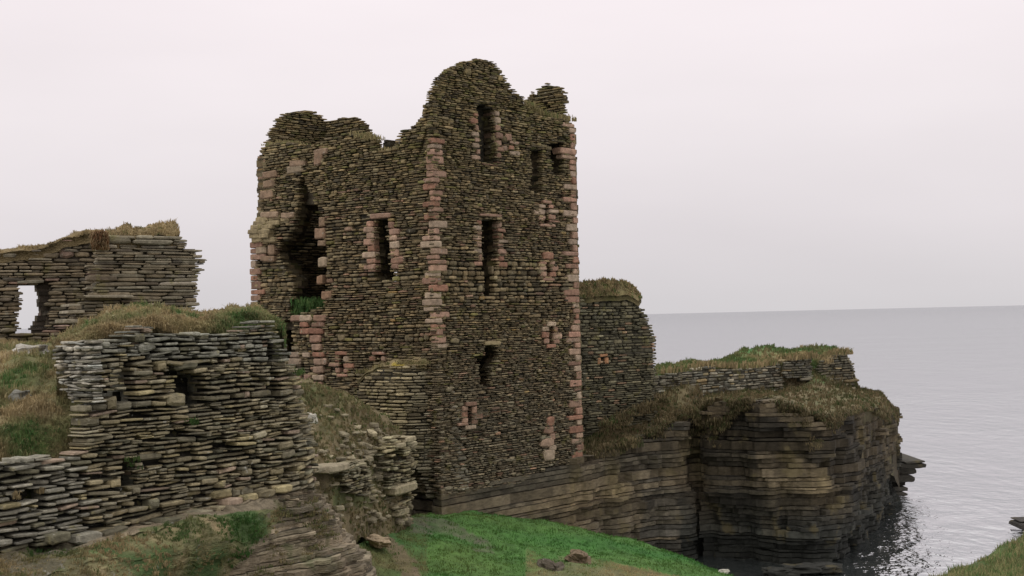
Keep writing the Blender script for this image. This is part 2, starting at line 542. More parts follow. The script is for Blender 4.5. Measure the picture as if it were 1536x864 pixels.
# ---- bedded flagstone: horizontal strata stepped along a plan line
def strata(name, pts, zlo, zhi, thicks, offset, colour, step, mat, seed, nsm=7, shelf=2.2, coarse=None, dip=.04, top_col=(.12, .10, .05), part=(.025, .05), rec=.13, pw=1.6):
    pth = Path(pts); pth.smooth = True
    S = []; s = 0
    while s < pth.L:
        x, y = pth.xy(s); S.append(s); s += coarse(x, y, step) if coarse else step
    ztop = np.interp(S, pth.l, [p[2] for p in pts])
    fr = [pth.frame(s) for s in S]
    NN = np.array([f[2] for f in fr])
    NN = np.array([NN[max(0, i - nsm):i + nsm + 1].mean(axis=0) for i in range(len(S))])
    PX = [float(proj(f[0][0], f[0][1], zlo + 2)[0]) if f[0][1] < 72 else 2000.0 for f in fr]
    rng = random.Random(seed); mb = MB(); z = zlo; lay = 0; n = len(S)
    dp = [dip * nz(f[0][0] * .2, f[0][1] * .2, 0) for f in fr]
    while z < zhi:
        parting = lay % 2 == 1
        h = (rng.uniform(*part) if parting else rng.choice(thicks) * rng.uniform(.75, 1.25)); zc = z + h / 2
        lo = rng.uniform(-1, 1); q = math.exp(rng.gauss(0, .25)) * (.6 if parting else 1)
        vs = []; cs = []; row = []
        for i in range(n):
            x, y = fr[i][0]
            d = offset(S[i], x, y, zc, PX[i], lay, lo, ztop[i])
            if parting: d -= rec * (.3 + 1.1 * hsh(lay, math.floor(S[i] / pw + hsh(lay) * 3)))
            if zc > ztop[i] - .6: d = max(d, -.3)
            if ztop[i] < zc + .2: d -= .25 * rng.random()
            if ztop[i] < zc: d -= .25
            row.append(d)
        for zq in (z, z + h):
            for i in range(n):
                x, y = fr[i][0]
                vs.append((x + NN[i][0] * row[i], y + NN[i][1] * row[i], min(zq, ztop[i]) + dp[i]))
                c = colour(S[i], x, y, zc, PX[i], lay, ztop[i]); k = q
                cs.append((c[0] * k, c[1] * k, c[2] * k))
        fs = [(i, i + 1, n + i + 1, n + i) for i in range(n - 1)]
        for zq in (z + h, z):
            for i in range(n):
                x, y = fr[i][0]; d = row[i] - (shelf if PX[i] > 860 or shelf < 1 else .35)
                vs.append((x + NN[i][0] * d, y + NN[i][1] * d, min(zq, ztop[i]) + dp[i]))
                c = cs[i] if zq < ztop[i] - .05 else top_col; cs.append(c)
        fs += [(n + i, n + i + 1, 2 * n + i + 1, 2 * n + i) for i in range(n - 1)]
        fs += [(i + 1, i, 3 * n + i, 3 * n + i + 1) for i in range(n - 1)]
        mb.add(vs, fs, cs)
        z += h; lay += 1
    return tag(mb.build(name, mat), kind='structure')

def bump(px, c, w, p=4): return math.exp(-abs((px - c) / w) ** p)
def blocks(s, zc, ws, hs_, k):
    """rectangular jointing: offset constant in blocks ws wide, hs_ tall"""
    g = math.floor(zc / hs_ + .4 * math.sin(s * .7 + k)); c = math.floor(s / ws + hsh(g, k) * 3)
    return hsh(g, c, k) - .5
def cliff_off(s, x, y, zc, px, lay, lo, zt):
    hid = px > 1999
    if px < 860:
        d_ = -.03 + .06 * nz(x * .5, y * .5, zc) + lo * .06 + .05 * blocks(s, zc, 1.1, .35, 3) + .10 * (hsh(lay, math.floor(s * .9 + hsh(lay) * 5)) - .5) + .03 * max(0, zt - zc)
        return min(d_, -.02) if zt - zc < .55 else d_
    d = .14 * fbm(x * .16, y * .16, zc * .10 + 4, 2) + .10 * nz(x * 1.7, y * 1.7, zc * 1.1)
    d += .36 * blocks(s, zc, 3.1, 1.9, 1) + .26 * blocks(s + zc * .35, zc, 1.3, .7, 2) + .16 * blocks(s - zc * .3, zc, .55, .3, 4) + .24 * fbm(x * .6, y * .6, zc * .4 + 2, 2)
    if hid or px > 1030: d -= .22 * max(0, blocks(s, zc, 2.1, 1.1, 9) * 4 - 1.1)
    d += lo * .07 + .10 * (hsh(lay, math.floor(s * (.7 + .5 * hsh(lay, 1.7)) + 9 * hsh(lay, 4.4))) - .5)
    d += .05 * min(max(0, zt - zc), 4)
    d += .30 * bump(px, 1010, 20, 6) - .22 * bump(px, 1045, 9, 4) - .15 * bump(px, 1114, 7, 4) + .2 * bump(px, 1152, 20, 6)
    under = max(0.0, min(1.0, (1.3 + 2.0 * hsh(math.floor(s / 1.9), 6.6) + .5 * nz(x * .35, y * .35, 7) - zc) / .9))
    if px > 1062: d -= under * (.3 + .7 * bump(px, 1105, 55, 2)) * (1 if not hid else .4)
    return d
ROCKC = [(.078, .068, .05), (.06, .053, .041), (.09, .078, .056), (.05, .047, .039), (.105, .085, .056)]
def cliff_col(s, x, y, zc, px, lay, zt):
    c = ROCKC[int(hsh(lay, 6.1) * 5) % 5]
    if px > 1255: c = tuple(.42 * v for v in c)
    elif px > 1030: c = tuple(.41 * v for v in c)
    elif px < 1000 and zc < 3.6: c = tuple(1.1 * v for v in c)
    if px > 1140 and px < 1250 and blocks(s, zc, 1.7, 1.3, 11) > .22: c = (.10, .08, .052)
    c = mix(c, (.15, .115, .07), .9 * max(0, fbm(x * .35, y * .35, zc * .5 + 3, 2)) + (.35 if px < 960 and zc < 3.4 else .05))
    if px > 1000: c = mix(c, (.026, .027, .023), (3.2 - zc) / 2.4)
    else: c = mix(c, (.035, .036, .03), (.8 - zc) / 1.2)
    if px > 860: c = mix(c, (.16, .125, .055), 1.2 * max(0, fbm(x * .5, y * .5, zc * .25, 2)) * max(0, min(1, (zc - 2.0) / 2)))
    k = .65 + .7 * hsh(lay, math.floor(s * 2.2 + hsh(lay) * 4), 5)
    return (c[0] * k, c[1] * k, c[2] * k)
def make_cliff():
    pts = []
    nl_ = np.array([DL[1], -DL[0]]) * -1
    for k, ins_ in ((9.0, .9), (5.0, .9), (2.0, .9), (1.0, .9)):
        p = Q + DL * k + DR * ins_; pts.append((p[0], p[1], 4.3))
    p = Q + DL * .45 + DR * .05; pts.append((p[0], p[1], 4.1))
    p = Q + np.array([.02, -.10]); pts.append((p[0], p[1], 4.1))
    for k in (1.0, 3.0, 5.5, 7.3):
        p = Q + DR * k + np.array([.03, -.03]); pts.append((p[0], p[1], 4.15 + .05 * k))
    for e in EDGE[1:]:
        w = at(*e); pts.append((w[0], w[1], w[2]))
    w = at(*EDGE[-1])
    pts += [(w[0] + .5, w[1] + 2.0, 4.6), (w[0] - .2, w[1] + 6, 4.8), (w[0] - 6, w[1] + 13, 5), (-2, 88, 6), (-25, 84, 7), (-40, 60, 8)]
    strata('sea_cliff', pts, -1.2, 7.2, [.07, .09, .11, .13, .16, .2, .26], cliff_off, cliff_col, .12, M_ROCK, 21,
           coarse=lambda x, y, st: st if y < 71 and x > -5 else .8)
make_cliff()

# ---- headland turf
WF = [(868, 660, 52.4), (900, 648, 53), (950, 632, 54.6), (985, 606, 57.6), (1030, 622, 56.8), (1060, 598, 60), (1100, 589, 61), (1170, 588, 63.6), (1222, 570, 65.0), (1285, 586, 67), (1320, 592, 67.3), (1346, 622, 68)]
WT = [(868, 640, 56), (900, 632, 57), (950, 615, 58), (985, 563, 58.7), (1060, 549, 60.8), (1100, 553, 61.8), (1170, 543, 64.5), (1222, 544, 65.9), (1264, 533, 67.6), (1286, 586, 68.2), (1320, 590, 68), (1346, 622, 68.6)]
SK = [(868, 620, 60), (950, 600, 62), (985, 548, 63), (1010, 547, 64), (1040, 541, 65), (1060, 543, 65.5), (1090, 537, 66), (1110, 526, 67), (1150, 520, 68), (1170, 524, 68), (1200, 521, 68.5), (1235, 518, 69), (1252, 520, 69), (1268, 533, 69.2), (1290, 586, 70), (1320, 592, 69.5), (1346, 624, 69.2)]
BK = [(868, 640, 70), (1050, 575, 75), (1200, 560, 78), (1276, 600, 75), (1346, 640, 70.2)]
def turf_col(P, px, py, up_):
    g = fbm(P[0] * .45, P[1] * .45, 2.0, 3)
    f = .5 + .9 * g
    if py < 556 and px > 980: f += .45
    if py > 575: f -= .3
    c = mix(DRY2, LUSH, f)
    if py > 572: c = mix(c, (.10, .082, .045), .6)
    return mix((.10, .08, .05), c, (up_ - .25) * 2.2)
GH = loft([[(a_, b_ - 4, c_ + .9) for a_, b_, c_ in EDGE], WF, WT, SK, BK], 170, 9, amp=.12, fr=.7, fine=.07, linear=True)
tag(loft_mesh(GH, 'headland', M_TURF, turf_col, skirt=3.0), kind='structure')

# ---- gully and green knoll below the tower
R0 = [(180, 860, 36), (430, 830, 42), (560, 800, 46), (640, 795, 47), (760, 800, 50), (900, 840, 51), (1010, 862, 51), (1100, 890, 48), (1180, 960, 46)]
R1 = [(180, 840, 31), (430, 790, 38), (560, 784, 41), (640, 771, 43.6), (700, 767, 44.6), (760, 774, 45.2), (850, 790, 45.2), (960, 815, 45), (1040, 838, 44), (1095, 863, 43), (1180, 920, 42)]
R2 = [(180, 870, 28), (430, 820, 34), (500, 815, 36), (560, 812, 37.5), (640, 805, 40), (760, 812, 41.5), (850, 826, 41.5), (960, 846, 41), (1040, 870, 40.5), (1095, 895, 40), (1180, 950, 39)]
R3 = [(180, 920, 25), (430, 870, 30), (560, 862, 33.5), (640, 856, 35), (760, 862, 36), (900, 868, 37), (1040, 915, 36), (1180, 990, 36)]
R4 = [(180, 1010, 22), (430, 960, 26), (640, 945, 28), (900, 960, 29), (1040, 1010, 29), (1180, 1090, 29)]
R5 = [(180, 1240, 17), (430, 1200, 18), (640, 1200, 18), (900, 1230, 18), (1040, 1280, 18), (1180, 1380, 18)]
PATH1 = [(610, 778), (660, 775), (700, 795), (735, 815), (745, 830), (715, 822), (690, 808), (650, 802), (615, 800)]
PATH2 = [(560, 793), (580, 795), (600, 820), (625, 850), (640, 880), (610, 880), (600, 850), (578, 815)]
ERO = [(800, 880), (810, 845), (840, 835), (880, 832), (915, 850), (960, 880)]
def gully_col(P, px, py, up_):
    g = fbm(P[0] * .35, P[1] * .35, 5.0, 3)
    c = mix(LUSH, (.10, .115, .035), .35 + .8 * g)
    if px > 640: c = mix(c, mix((.040, .14, .028), (.09, .185, .042), .5 + .9 * nz(P[0] * .22, P[1] * .5, 9)), .7)
    jx = px + 10 * nz(P[0] * 1.2, P[1] * 1.2, 1); jy = py + 8 * nz(P[0] * 1.2, P[1] * 1.2, 4)
    if inpoly([jx], [jy], PATH1)[0]: c = mix(c, (.14, .115, .095), .3 + .5 * nz(P[0] * 3, P[1] * 3, 9) + .2)
    if inpoly([jx], [jy], PATH2)[0]: c = mix(c, (.17, .12, .08), .85)
    if px > 790 and py > 815 + (px - 790) * .22: c = mix(c, (.17, .145, .065), .55 + g)
    if inpoly([jx], [jy], ERO)[0]: c = mix(c, (.17, .145, .085), .45)
    if px < 620: c = mix(c, (.13, .115, .05), .3 + .7 * g)
    return c
GG = loft([R0, R1, R2, R3, R4, R5], 230, 16, amp=.14, fr=.6, fine=.05)
tag(loft_mesh(GG, 'gully', M_TURF, gully_col, skirt=4.0), kind='structure')

# ---- ground the viewer stands on, with the grassy edge at lower right
def make_near():
    n, m = 150, 150
    X = np.linspace(-30, 30, n); Y = np.linspace(-25, 22, m)
    G = np.zeros((m, n, 3))
    for i in range(m):
        for j in range(n):
            x, y = X[j], Y[i]
            ye = max(5.2, 7.3 + 1.28 * x) if x < 9 else 18.5
            z = 7.34 + .05 * fbm(x * .7, y * .7, 1) + .10 * nz(x * .35 + 4, y * .35, 2)
            if y > ye: z -= (y - ye) * 1.15 - .25 * min(1, (y - ye)) * (1 + nz(x, y, 3))
            lim = 1.2 if x < 1.5 else -1.5
            G[i, j] = (x, y, max(z, lim + .3 * nz(x * .4, y * .4, 8)))
    def c(P, px, py, u):
        g = fbm(P[0] * .8, P[1] * .8, 3, 3)
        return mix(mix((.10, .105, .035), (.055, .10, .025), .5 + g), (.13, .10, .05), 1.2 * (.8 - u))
    tag(loft_mesh(G, 'ground', M_TURF, c), kind='structure')
    return G
GN = make_near()

# ---- foreground wall plane and bedrock outcrop beneath it
WA = at(140, 484, 18)[:2]; WD = np.array([.545, .839])
FG = [WA - WD * 3.2, WA + WD * 3.75]
e = FG[1]
for k, (dx, dy) in enumerate(((.10, .22), (.07, .24), (.03, .25), (-.02, .26), (-.08, .26), (-.16, .3), (-.5, .8), (-.9, 1.2))):
    e = e + np.array([dx, dy]) * 1.1; FG.append(e)
PFG = Path(FG)
def fgY(px):
    k = (px - 768) / F
    # line WA + t WD
    t = (k * WA[1] - WA[0]) / (WD[0] - k * WD[1])
    return WA[1] + WD[1] * t
O0 = [(px, py, fgY(px) + 1.3) for px, py in ((-80, 800), (0, 800), (100, 782), (200, 760), (300, 735), (400, 712), (440, 705))]
O1 = [(px, py, fgY(px) - d) for px, py, d in ((-80, 843, .1), (0, 834, .1), (100, 816, .1), (200, 794, .1), (300, 770, .1), (380, 753, .08), (440, 742, -.1))]
O2 = [(px, py, fgY(px) - d) for px, py, d in ((-80, 862, .45), (0, 850, .45), (100, 830, .6), (200, 806, .7), (300, 782, .7), (390, 768, .55), (446, 768, .1))]
O3 = [(px, py, fgY(px) - d) for px, py, d in ((-80, 900, .9), (0, 890, .9), (100, 868, 1.2), (200, 846, 1.3), (300, 822, 1.05), (390, 808, .75), (450, 812, .3))]
O4 = [(px, py, fgY(px) - d) for px, py, d in ((-80, 980, 1.4), (0, 970, 1.4), (100, 945, 1.6), (200, 930, 1.6), (300, 905, .9), (400, 895, .6), (450, 900, .3))]
O5 = [(px, py, fgY(px) - d) for px, py, d in ((-80, 1250, 2.2), (100, 1250, 2.4), (300, 1250, 1.6), (450, 1250, .5))]
OG = [(60, 880), (120, 822), (210, 799), (300, 774), (430, 766), (450, 790), (400, 806), (350, 850), (330, 890)]
def out_col(P, px, py, up_):
    g = fbm(P[0] * 1.3, P[1] * 1.3, P[2] * 1.3, 3)
    lay = math.floor(P[2] / .07)
    c = mix((.23, .19, .13), (.15, .125, .085), hsh(lay) * .8 + g)
    c = mix(c, (.23, .17, .11), .8 * max(0, fbm(P[0] * .7, P[1] * .7, 8, 2)))
    jx = px + 14 * g; jy = py + 12 * nz(P[0] * 2, P[1] * 2, 4)
    if inpoly([jx], [jy], OG)[0]: c = mix(mix(DRY2, GREEN2, .55 + 1.2 * g), c, .12)
    if jx < 130 and jy > 822: c = mix(c, (.05, .055, .03), .5)
    if jx > 440 and jx < 520 and jy < 785 and jy > 752: c = mix(c, (.08, .085, .035), .3)
    return c
GO = loft([O0, O1, O2, O3, O4, O5], 330, 40, amp=.12, fr=1.4, fine=.05, terrace=(.06, .05), linear=False)
tag(loft_mesh(GO, 'bank_below_wall', M_ROCK_NEAR, out_col, smooth=False, skirt=2.0), kind='structure')

# ---- grassy bank at far left (over the broken wall)
B0 = [(px, py, fgY(px) + d) for px, py, d in ((-120, 705, .5), (0, 694, .45), (60, 691, .45), (110, 688, .45), (150, 690, .9), (190, 700, 1.5))]
B1 = [(-120, 645, 17.6), (0, 640, 18.0), (60, 634, 18.2), (118, 628, 18.5), (150, 630, 19.2), (190, 640, 20)]
B2 = [(-120, 590, 19.4), (0, 582, 19.6), (60, 575, 19.7), (108, 572, 19.9), (150, 570, 20.6), (190, 575, 21)]
B3 = [(-120, 536, 22), (0, 534, 22), (40, 530, 22), (80, 540, 21.8), (120, 542, 22), (190, 540, 22.5)]
B4 = [(-120, 520, 25), (0, 521, 25), (60, 521, 25), (120, 522, 25), (190, 520, 25)]
B5 = [(-120, 514, 31), (60, 514, 31), (190, 514, 31)]
def bank_col(P, px, py, up_):
    g = fbm(P[0] * .9, P[1] * .9, P[2], 3)
    return mix(DRY2, (.075, .095, .03), .45 + .9 * g)
GB = loft([B0, B1, B2, B3, B4, B5], 80, 12, amp=.16, fr=1.2, fine=.06)
tag(loft_mesh(GB, 'grass_bank', M_TURF, bank_col, skirt=1.5), kind='structure')

# ---- mound behind / on top of the foreground wall
def wy(px): return fgY(min(px, 400))
T0 = [(px, py, fgY(px) + d) for px, py, d in ((84, 521, 1.6), (130, 513, 1.35), (200, 500, 1.2), (225, 494, 1.2), (300, 503, 1.2), (345, 502, 1.2), (395, 487, 1.2), (425, 500, 1.2), (432, 650, 1.3))]
T1 = [(px, py, fgY(px) + 1.45) for px, py in ((84, 519), (130, 503), (200, 485), (230, 482), (300, 492), (345, 488), (390, 478), (425, 496), (432, 650))]
T2 = [(84, 516, 20.5), (120, 500, 20.2), (160, 481, 20.6), (200, 473, 21), (250, 471, 21.6), (300, 478, 22), (340, 475, 22.2), (385, 470, 22.4), (425, 498, 22.8), (432, 650, 24)]
T3 = [(84, 516, 25.0), (120, 496, 24.0), (165, 471, 24.3), (200, 465, 25), (250, 464, 25.3), (300, 475, 25.5), (320, 471, 25.7), (350, 465, 26), (388, 463, 26.2), (425, 494, 26.5), (432, 640, 28)]
T4 = [(84, 512, 33), (200, 490, 33), (425, 500, 33), (432, 620, 33)]
def mound_col(P, px, py, up_):
    g = fbm(P[0] * .7, P[1] * .7, 1.0, 3)
    c = mix(DRY2, (.06, .10, .03), .5 + 1.1 * g)
    if 320 < px < 400 and py < 480: c = mix(c, (.07, .12, .03), .5)
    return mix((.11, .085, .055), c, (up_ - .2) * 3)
GM = loft([T0, T1, T2, T3, T4], 110, 10, amp=.10, fr=1.1, fine=.05)
tag(loft_mesh(GM, 'grass_mound', M_TURF, mound_col, skirt=1.2), kind='structure')
# ---- bedded rock below the right end of the foreground wall
def make_outcrop():
    pts = []
    for px in (250, 300, 350, 400, 440, 466):
        s, z = PFG.sz(px, 740); P, t, n = PFG.frame(s); p = P + n * (.05 + .10 * (px > 320))
        pts.append((p[0], p[1], 6.98 - .25 * (px < 300)))
    for q in FG[3:]:
        pts.append((q[0] + .12, q[1], 6.85))
    def off(s, x, y, zc, px, lay, lo, zt):
        k = max(0, zt - zc)
        d = .50 * k + .10 * fbm(x * .9, y * .9, zc * .5, 2) + lo * .05 + .22 * blocks(s, zc, .62, .34, 1) + .12 * blocks(s, zc, .28, .15, 2) + .05 * blocks(s, zc, .13, .08, 3) + .05 * (hsh(lay, math.floor(s * 2.6 + 4 * hsh(lay))) - .5)
        d += .16 * k * nz(x * .8, y * .8, 3)
        if px < 330: d -= (330 - px) / 100 * .4
        return d
    def colr(s, x, y, zc, px, lay, zt):
        c = mix((.26, .21, .145), (.17, .145, .10), hsh(lay, 2.2))
        c = mix(c, (.30, .22, .14), .8 * max(0, fbm(x * 1.1, y * 1.1, zc * .8, 2)))
        c = mix(c, (.075, .085, .035), .9 * max(0, fbm(x * 1.4 + 5, y * 1.4, zc * 1.4, 2) - .1))
        k = .8 + .4 * hsh(lay, math.floor(s * 3 + hsh(lay) * 4), 5)
        return (c[0] * k, c[1] * k, c[2] * k)
    strata('bedrock_outcrop', pts, 2.4, 7.0, [.025, .03, .04, .05, .065, .085], off, colr, .05, M_ROCK_NEAR, 33, nsm=9, shelf=.5, dip=.03, part=(.008, .02), rec=.05, pw=.5)
make_outcrop()
# ================================================================== THINGS
OLIVE = (.20, .16, .092); OLIVE_D = (.10, .082, .05); TAN = (.27, .215, .12); GREYST = (.185, .168, .125); MOSS = (.14, .132, .045); OCHRE = (.27, .19, .08)
PINK = [(.33, .205, .145), (.36, .245, .175), (.29, .15, .10), (.34, .255, .185), (.37, .285, .205), (.32, .185, .13), (.25, .15, .105), (.31, .195, .14)]
def pinkc(rng, dark=1.0):
    c = mix(rng.choice(PINK), OLIVE, rng.uniform(0, .15)); k = rng.uniform(.76, 1.16) * dark
    return tuple(v * k for v in c)
def tower_pal(rng, px, py):
    top = max(0, min(1, (330 - py) / 160))
    low = max(0, min(1, (py - 480) / 150))
    c = mix(OLIVE, (.215, .175, .085), .75 * top)
    c = mix(c, GREYST, .6 * low)
    r = rng.random()
    if r < .14 + .12 * low: c = OLIVE_D
    elif r < .20: c = TAN
    elif r < .24 + .1 * top: c = MOSS
    elif r < .25 + .05 * top: c = OCHRE
    elif r < .30: c = (.25, .16, .11)
    if px < 640 and py > 560: c = mix(c, (.24, .20, .12), .5)
    c = mix(c, (.165, .15, .12), .15); c = (.80 * c[0], .76 * c[1], .70 * c[2])
    k = math.exp(rng.gauss(0, .34)); k = max(.45, min(1.8, k))
    w = rng.uniform(-.06, .06)
    return (c[0] * k * (1 + w), c[1] * k, c[2] * k * (1 - w))

def quoin(mb, C, d1, a1, d2, a2, z, h, col, rng, out=.035):
    """squared corner stone: corner C, running a1 along d1 and a2 along d2"""
    n1 = -d2; n2 = -d1
    o = C + (n1 + n2) * out
    A1 = a1 + out; A2 = a2 + out; ch = .03
    fp = [(ch, 0), (A1 - ch, 0), (A1, ch), (A1, A2 - ch), (A1 - ch, A2), (ch, A2), (0, A2 - ch), (0, ch)]
    fp = [(x + rng.uniform(-.012, .012), y + rng.uniform(-.012, .012)) for x, y in fp]
    vs = []
    e = .028
    cx, cy = A1 / 2, A2 / 2
    for (zz, f) in ((z, .03), (z + e, 0), (z + h - e, 0), (z + h, .03)):
        for (x, y) in fp:
            x2 = x + (f if x < cx else -f); y2 = y + (f if y < cy else -f)
            p = o + d1 * x2 + d2 * y2
            vs.append((p[0], p[1], zz + rng.uniform(-.008, .008)))
    fs = []
    for r in range(3):
        for k in range(8):
            k2 = (k + 1) % 8
            fs.append((r * 8 + k, r * 8 + k2, r * 8 + 8 + k2, r * 8 + 8 + k))
    fs.append(tuple(range(24, 32))); fs.append(tuple(range(7, -1, -1)))
    mb.add(vs, fs, col)

def quoin_run(C, d1, d2, y0, y1, pxf, pth, rng, hpx=(7, 13), lng=(.62, .85), sht=(.30, .42), skip=.0, dark=1.0, name='quoin_stones', parent=None):
    mb = MB(); y = y0; k = 0
    while y < y1:
        h = rng.uniform(*hpx)
        za = pth.sz(pxf(y + h), y + h)[1]; zb = pth.sz(pxf(y), y)[1]
        if rng.random() >= skip:
            a, b = (rng.uniform(*lng), rng.uniform(*sht))
            if (k + (rng.random() < .18)) % 2: a, b = b, a
            if rng.random() < .15: a *= .7; b *= .8
            quoin(mb, C, d1, a, d2, b, za + .01, zb - za - .025, pinkc(rng, dark), rng, out=rng.uniform(.015, .05))
        y += h; k += 1
    return mb.build(name, M_PINK, parent)

def window_surround(pth, poly, parent, rng, lintel=None, left=None, right=None, sill=None, name='window', dark=1.0, w=(6, 11), h=(6, 12), proud=.035, lcol=None):
    """left/right: (px_edge_top, px_edge_bottom, y0, y1) runs of jamb stones"""
    mb = MB()
    for side, run in ((-1, left), (1, right)):
        if not run: continue
        xa, xb, ya, yb = run; y = ya; k = 0
        while y < yb - 3:
            hh = min(rng.uniform(*h), yb - y)
            ww = rng.uniform(*w) * (1.25 if k % 2 else .75)
            x = xa + (xb - xa) * (y - ya) / (yb - ya)
            facing(mb, pth, x + side * ww / 2, y + hh / 2, ww, hh - .6, rng.uniform(.7, 1.2) * proud, pinkc(rng, dark), rng)
            y += hh; k += 1
    if sill: facing(mb, pth, *sill, proud, pinkc(rng, dark), rng)
    if lintel: facing(mb, pth, *lintel, proud + .03, lcol or pinkc(rng, dark), rng)
    return mb.build(name, M_PINK, parent)

def tufts_along(mb, pts, rng, n, h, col_fn, w, cnt=(6, 12), spread=.1, **kw):
    for _ in range(n):
        k = rng.random() * (len(pts) - 1.001); i = int(k); f = k - i
        P = tuple(a * (1 - f) + b * f for a, b in zip(pts[i], pts[i + 1]))
        P = (P[0] + rng.uniform(-spread, spread), P[1] + rng.uniform(-spread, spread), P[2])
        blades(mb, P, rng, rng.randint(*cnt), h * rng.uniform(.6, 1.3), spread, col_fn(rng), w=w, **kw)

def drycol(rng, g=.25):
    c = mix(DRY, DRY2, rng.random())
    return mix(c, GREEN, rng.random() if rng.random() < g else 0)
def greencol(rng):
    return mix(mix(GREEN, LUSH, rng.random()), DRY, .5 * rng.random() if rng.random() < .4 else 0)

# ------------------------------------------------------------------ tower house
def make_tower():
    rng = random.Random(77)
    T = empty('tower_house', (Q[0], Q[1], 4.0))
    tag(T, 'tall roofless stone tower with red corner stones and broken gable on the cliff edge', 'ruined tower')
    PL = Path([LC, Q]); PR = Path([Q, RC])
    ML = [(391, 223), (405, 216), (430, 213), (450, 216), (463, 223), (472, 214), (490, 205), (520, 200), (545, 202), (558, 206), (568, 211), (571, 223), (578, 226), (590, 222), (594, 205), (598, 198), (612, 193), (625, 181),
          (634, 170), (634, 158), (645, 150), (648, 130), (700, 110), (700, 770), (630, 770), (560, 640), (440, 640), (420, 580), (384, 560), (380, 470), (379, 400), (381, 345), (388, 320), (392, 300)]
    MR = [(600, 150), (650, 136), (654, 122), (668, 107), (690, 94), (697, 90), (706, 94), (716, 88), (735, 90), (745, 95), (752, 103), (758, 115), (766, 128), (776, 139), (786, 145), (793, 160), (802, 168), (818, 174), (838, 177), (852, 180), (860, 190), (900, 200),
          (900, 692), (822, 700), (800, 724), (720, 736), (640, 750), (600, 750)]
    MA = [(380, 245), (405, 208), (404, 196), (412, 188), (420, 176), (428, 170), (445, 167), (470, 167), (480, 172), (490, 180), (500, 184), (512, 200), (516, 222), (640, 250), (900, 300), (900, 700), (300, 700), (300, 400), (386, 300)]
    MBk = [(560, 300), (770, 250), (786, 152), (797, 136), (806, 134), (812, 127), (822, 125), (829, 130), (838, 128), (846, 140), (854, 146), (852, 152), (846, 156), (847, 172), (852, 182), (856, 190), (900, 300), (900, 760), (540, 760)]
    MX = [(480, 184), (500, 181), (512, 177), (530, 175), (542, 181), (550, 188), (557, 198), (559, 206), (568, 212), (569, 230), (575, 250), (480, 260)]
    MRS = [(652, 742), (652, 136)] + MR[2:-1]
    breach = [(452, 262), (459, 272), (463, 285), (471, 300), (479, 322), (484, 345), (487, 380), (488, 420), (489, 446), (485, 458), (470, 464), (452, 470), (437, 472), (434, 462), (437, 446), (441, 424), (431, 405), (421, 392), (414, 376), (416, 366), (430, 358), (440, 340), (446, 318), (448, 290)]
    slot = [(415, 482), (438, 480), (437, 540), (418, 540)]
    w6 = [(560, 328), (580, 326), (583, 400), (586, 416), (578, 422), (565, 420)]
    l5 = [(509, 534), (515, 534), (515, 561), (509, 561)]
    l6 = [(563, 533), (571, 533), (571, 542), (563, 542)]
    w1 = [(717, 155), (742, 160), (744, 245), (721, 243)]
    w2 = [(722, 327), (745, 329), (747, 375), (742, 400), (741, 445), (728, 445), (724, 390)]
    w3 = [(728, 517), (746, 520), (747, 535), (738, 550), (736, 580), (722, 578), (721, 548), (714, 545), (714, 534), (727, 533)]
    w4 = [(797, 222), (813, 223), (813, 292), (798, 288)]
    w5 = [(827, 214), (846, 214), (846, 262), (829, 262)]
    l1 = [(818, 306), (823, 306), (823, 334), (818, 334)]
    l2 = [(820, 392), (825, 392), (825, 416), (820, 416)]
    l3 = [(824, 489), (830, 490), (830, 518), (824, 517)]
    l4 = [(702, 609), (708, 609), (709, 640), (703, 640)]
    mb = MB()
    masonry(mb, PL, 4.0, 18.6, ML, sil=[ML, MRS], endk=.45, splay=13, color=tower_pal, rng=rng, thick=1.15, through=(breach, slot, w6, l5, l6), ragged=.09, proud=(-.035, .05), ch=(.055, .115), sl=(.12, .36), full=(.66, 1.05), drop=.08, wav=.06, core_in=.15, core_col=(.03, .026, .018), mixd=(.14, .05))  # low endk paints the shade inside the openings into their reveal stones
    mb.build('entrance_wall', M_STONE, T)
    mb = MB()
    masonry(mb, PR, 3.6, 18.8, MR, sil=[ML, MRS], endk=.45, splay=13, color=tower_pal, rng=rng, thick=1.1, through=(w2, w3, w4, l1, l2, l3, l4), holes=(w1, w5), ragged=.06, proud=(-.035, .045), ch=(.05, .11), sl=(.11, .32), full=(.66, 1.05), drop=.08, wav=.05, core_in=.15, core_col=(.03, .026, .018), mixd=(.14, .05))  # reveal stones darkened by endk here too, as painted shade
    mb.build('gable_wall', M_STONE, T)
    # rear walls (inner faces)
    PA = Path([LC + DR * .9, BC]); PB = Path([BC, RC + DL * .4])
    mb = MB()
    masonry(mb, PA, 7.5, 18.9, MA, sil=[ML, MRS, MA, MBk, MX], color=tower_pal, rng=rng, thick=.8, ragged=.10, ch=(.08, .13), sl=(.2, .5), nv=8)
    mb.build('side_wall', M_STONE, T)
    hole1 = [(805, 143), (811, 142), (813, 147), (807, 149)]
    niche = ([(797, 137), (805, 137), (806, 145), (797, 146)], [(817, 152), (824, 153), (824, 162), (817, 161)], [(808, 163), (817, 164), (816, 171), (808, 170)])
    mb = MB()
    masonry(mb, PB, 4.6, 18.6, MBk, sil=[ML, MRS, MA, MBk, MX], color=tower_pal, rng=rng, thick=.8, through=(hole1,), holes=niche, ragged=.10, ch=(.08, .13), sl=(.2, .5), nv=8)
    mb.build('rear_wall', M_STONE, T)
    # remnant of an inner cross wall on top
    sA, zA = PA.sz(488, 200); pA = PA.xy(sA)
    PX = Path([pA, pA - DL * 3.6])
    mb = MB()
    masonry(mb, PX, 14.4, 18.4, MX, sil=[ML, MRS, MA, MBk, MX], color=tower_pal, rng=rng, thick=.7, ragged=.1, ch=(.08, .12), sl=(.2, .45), nv=8)
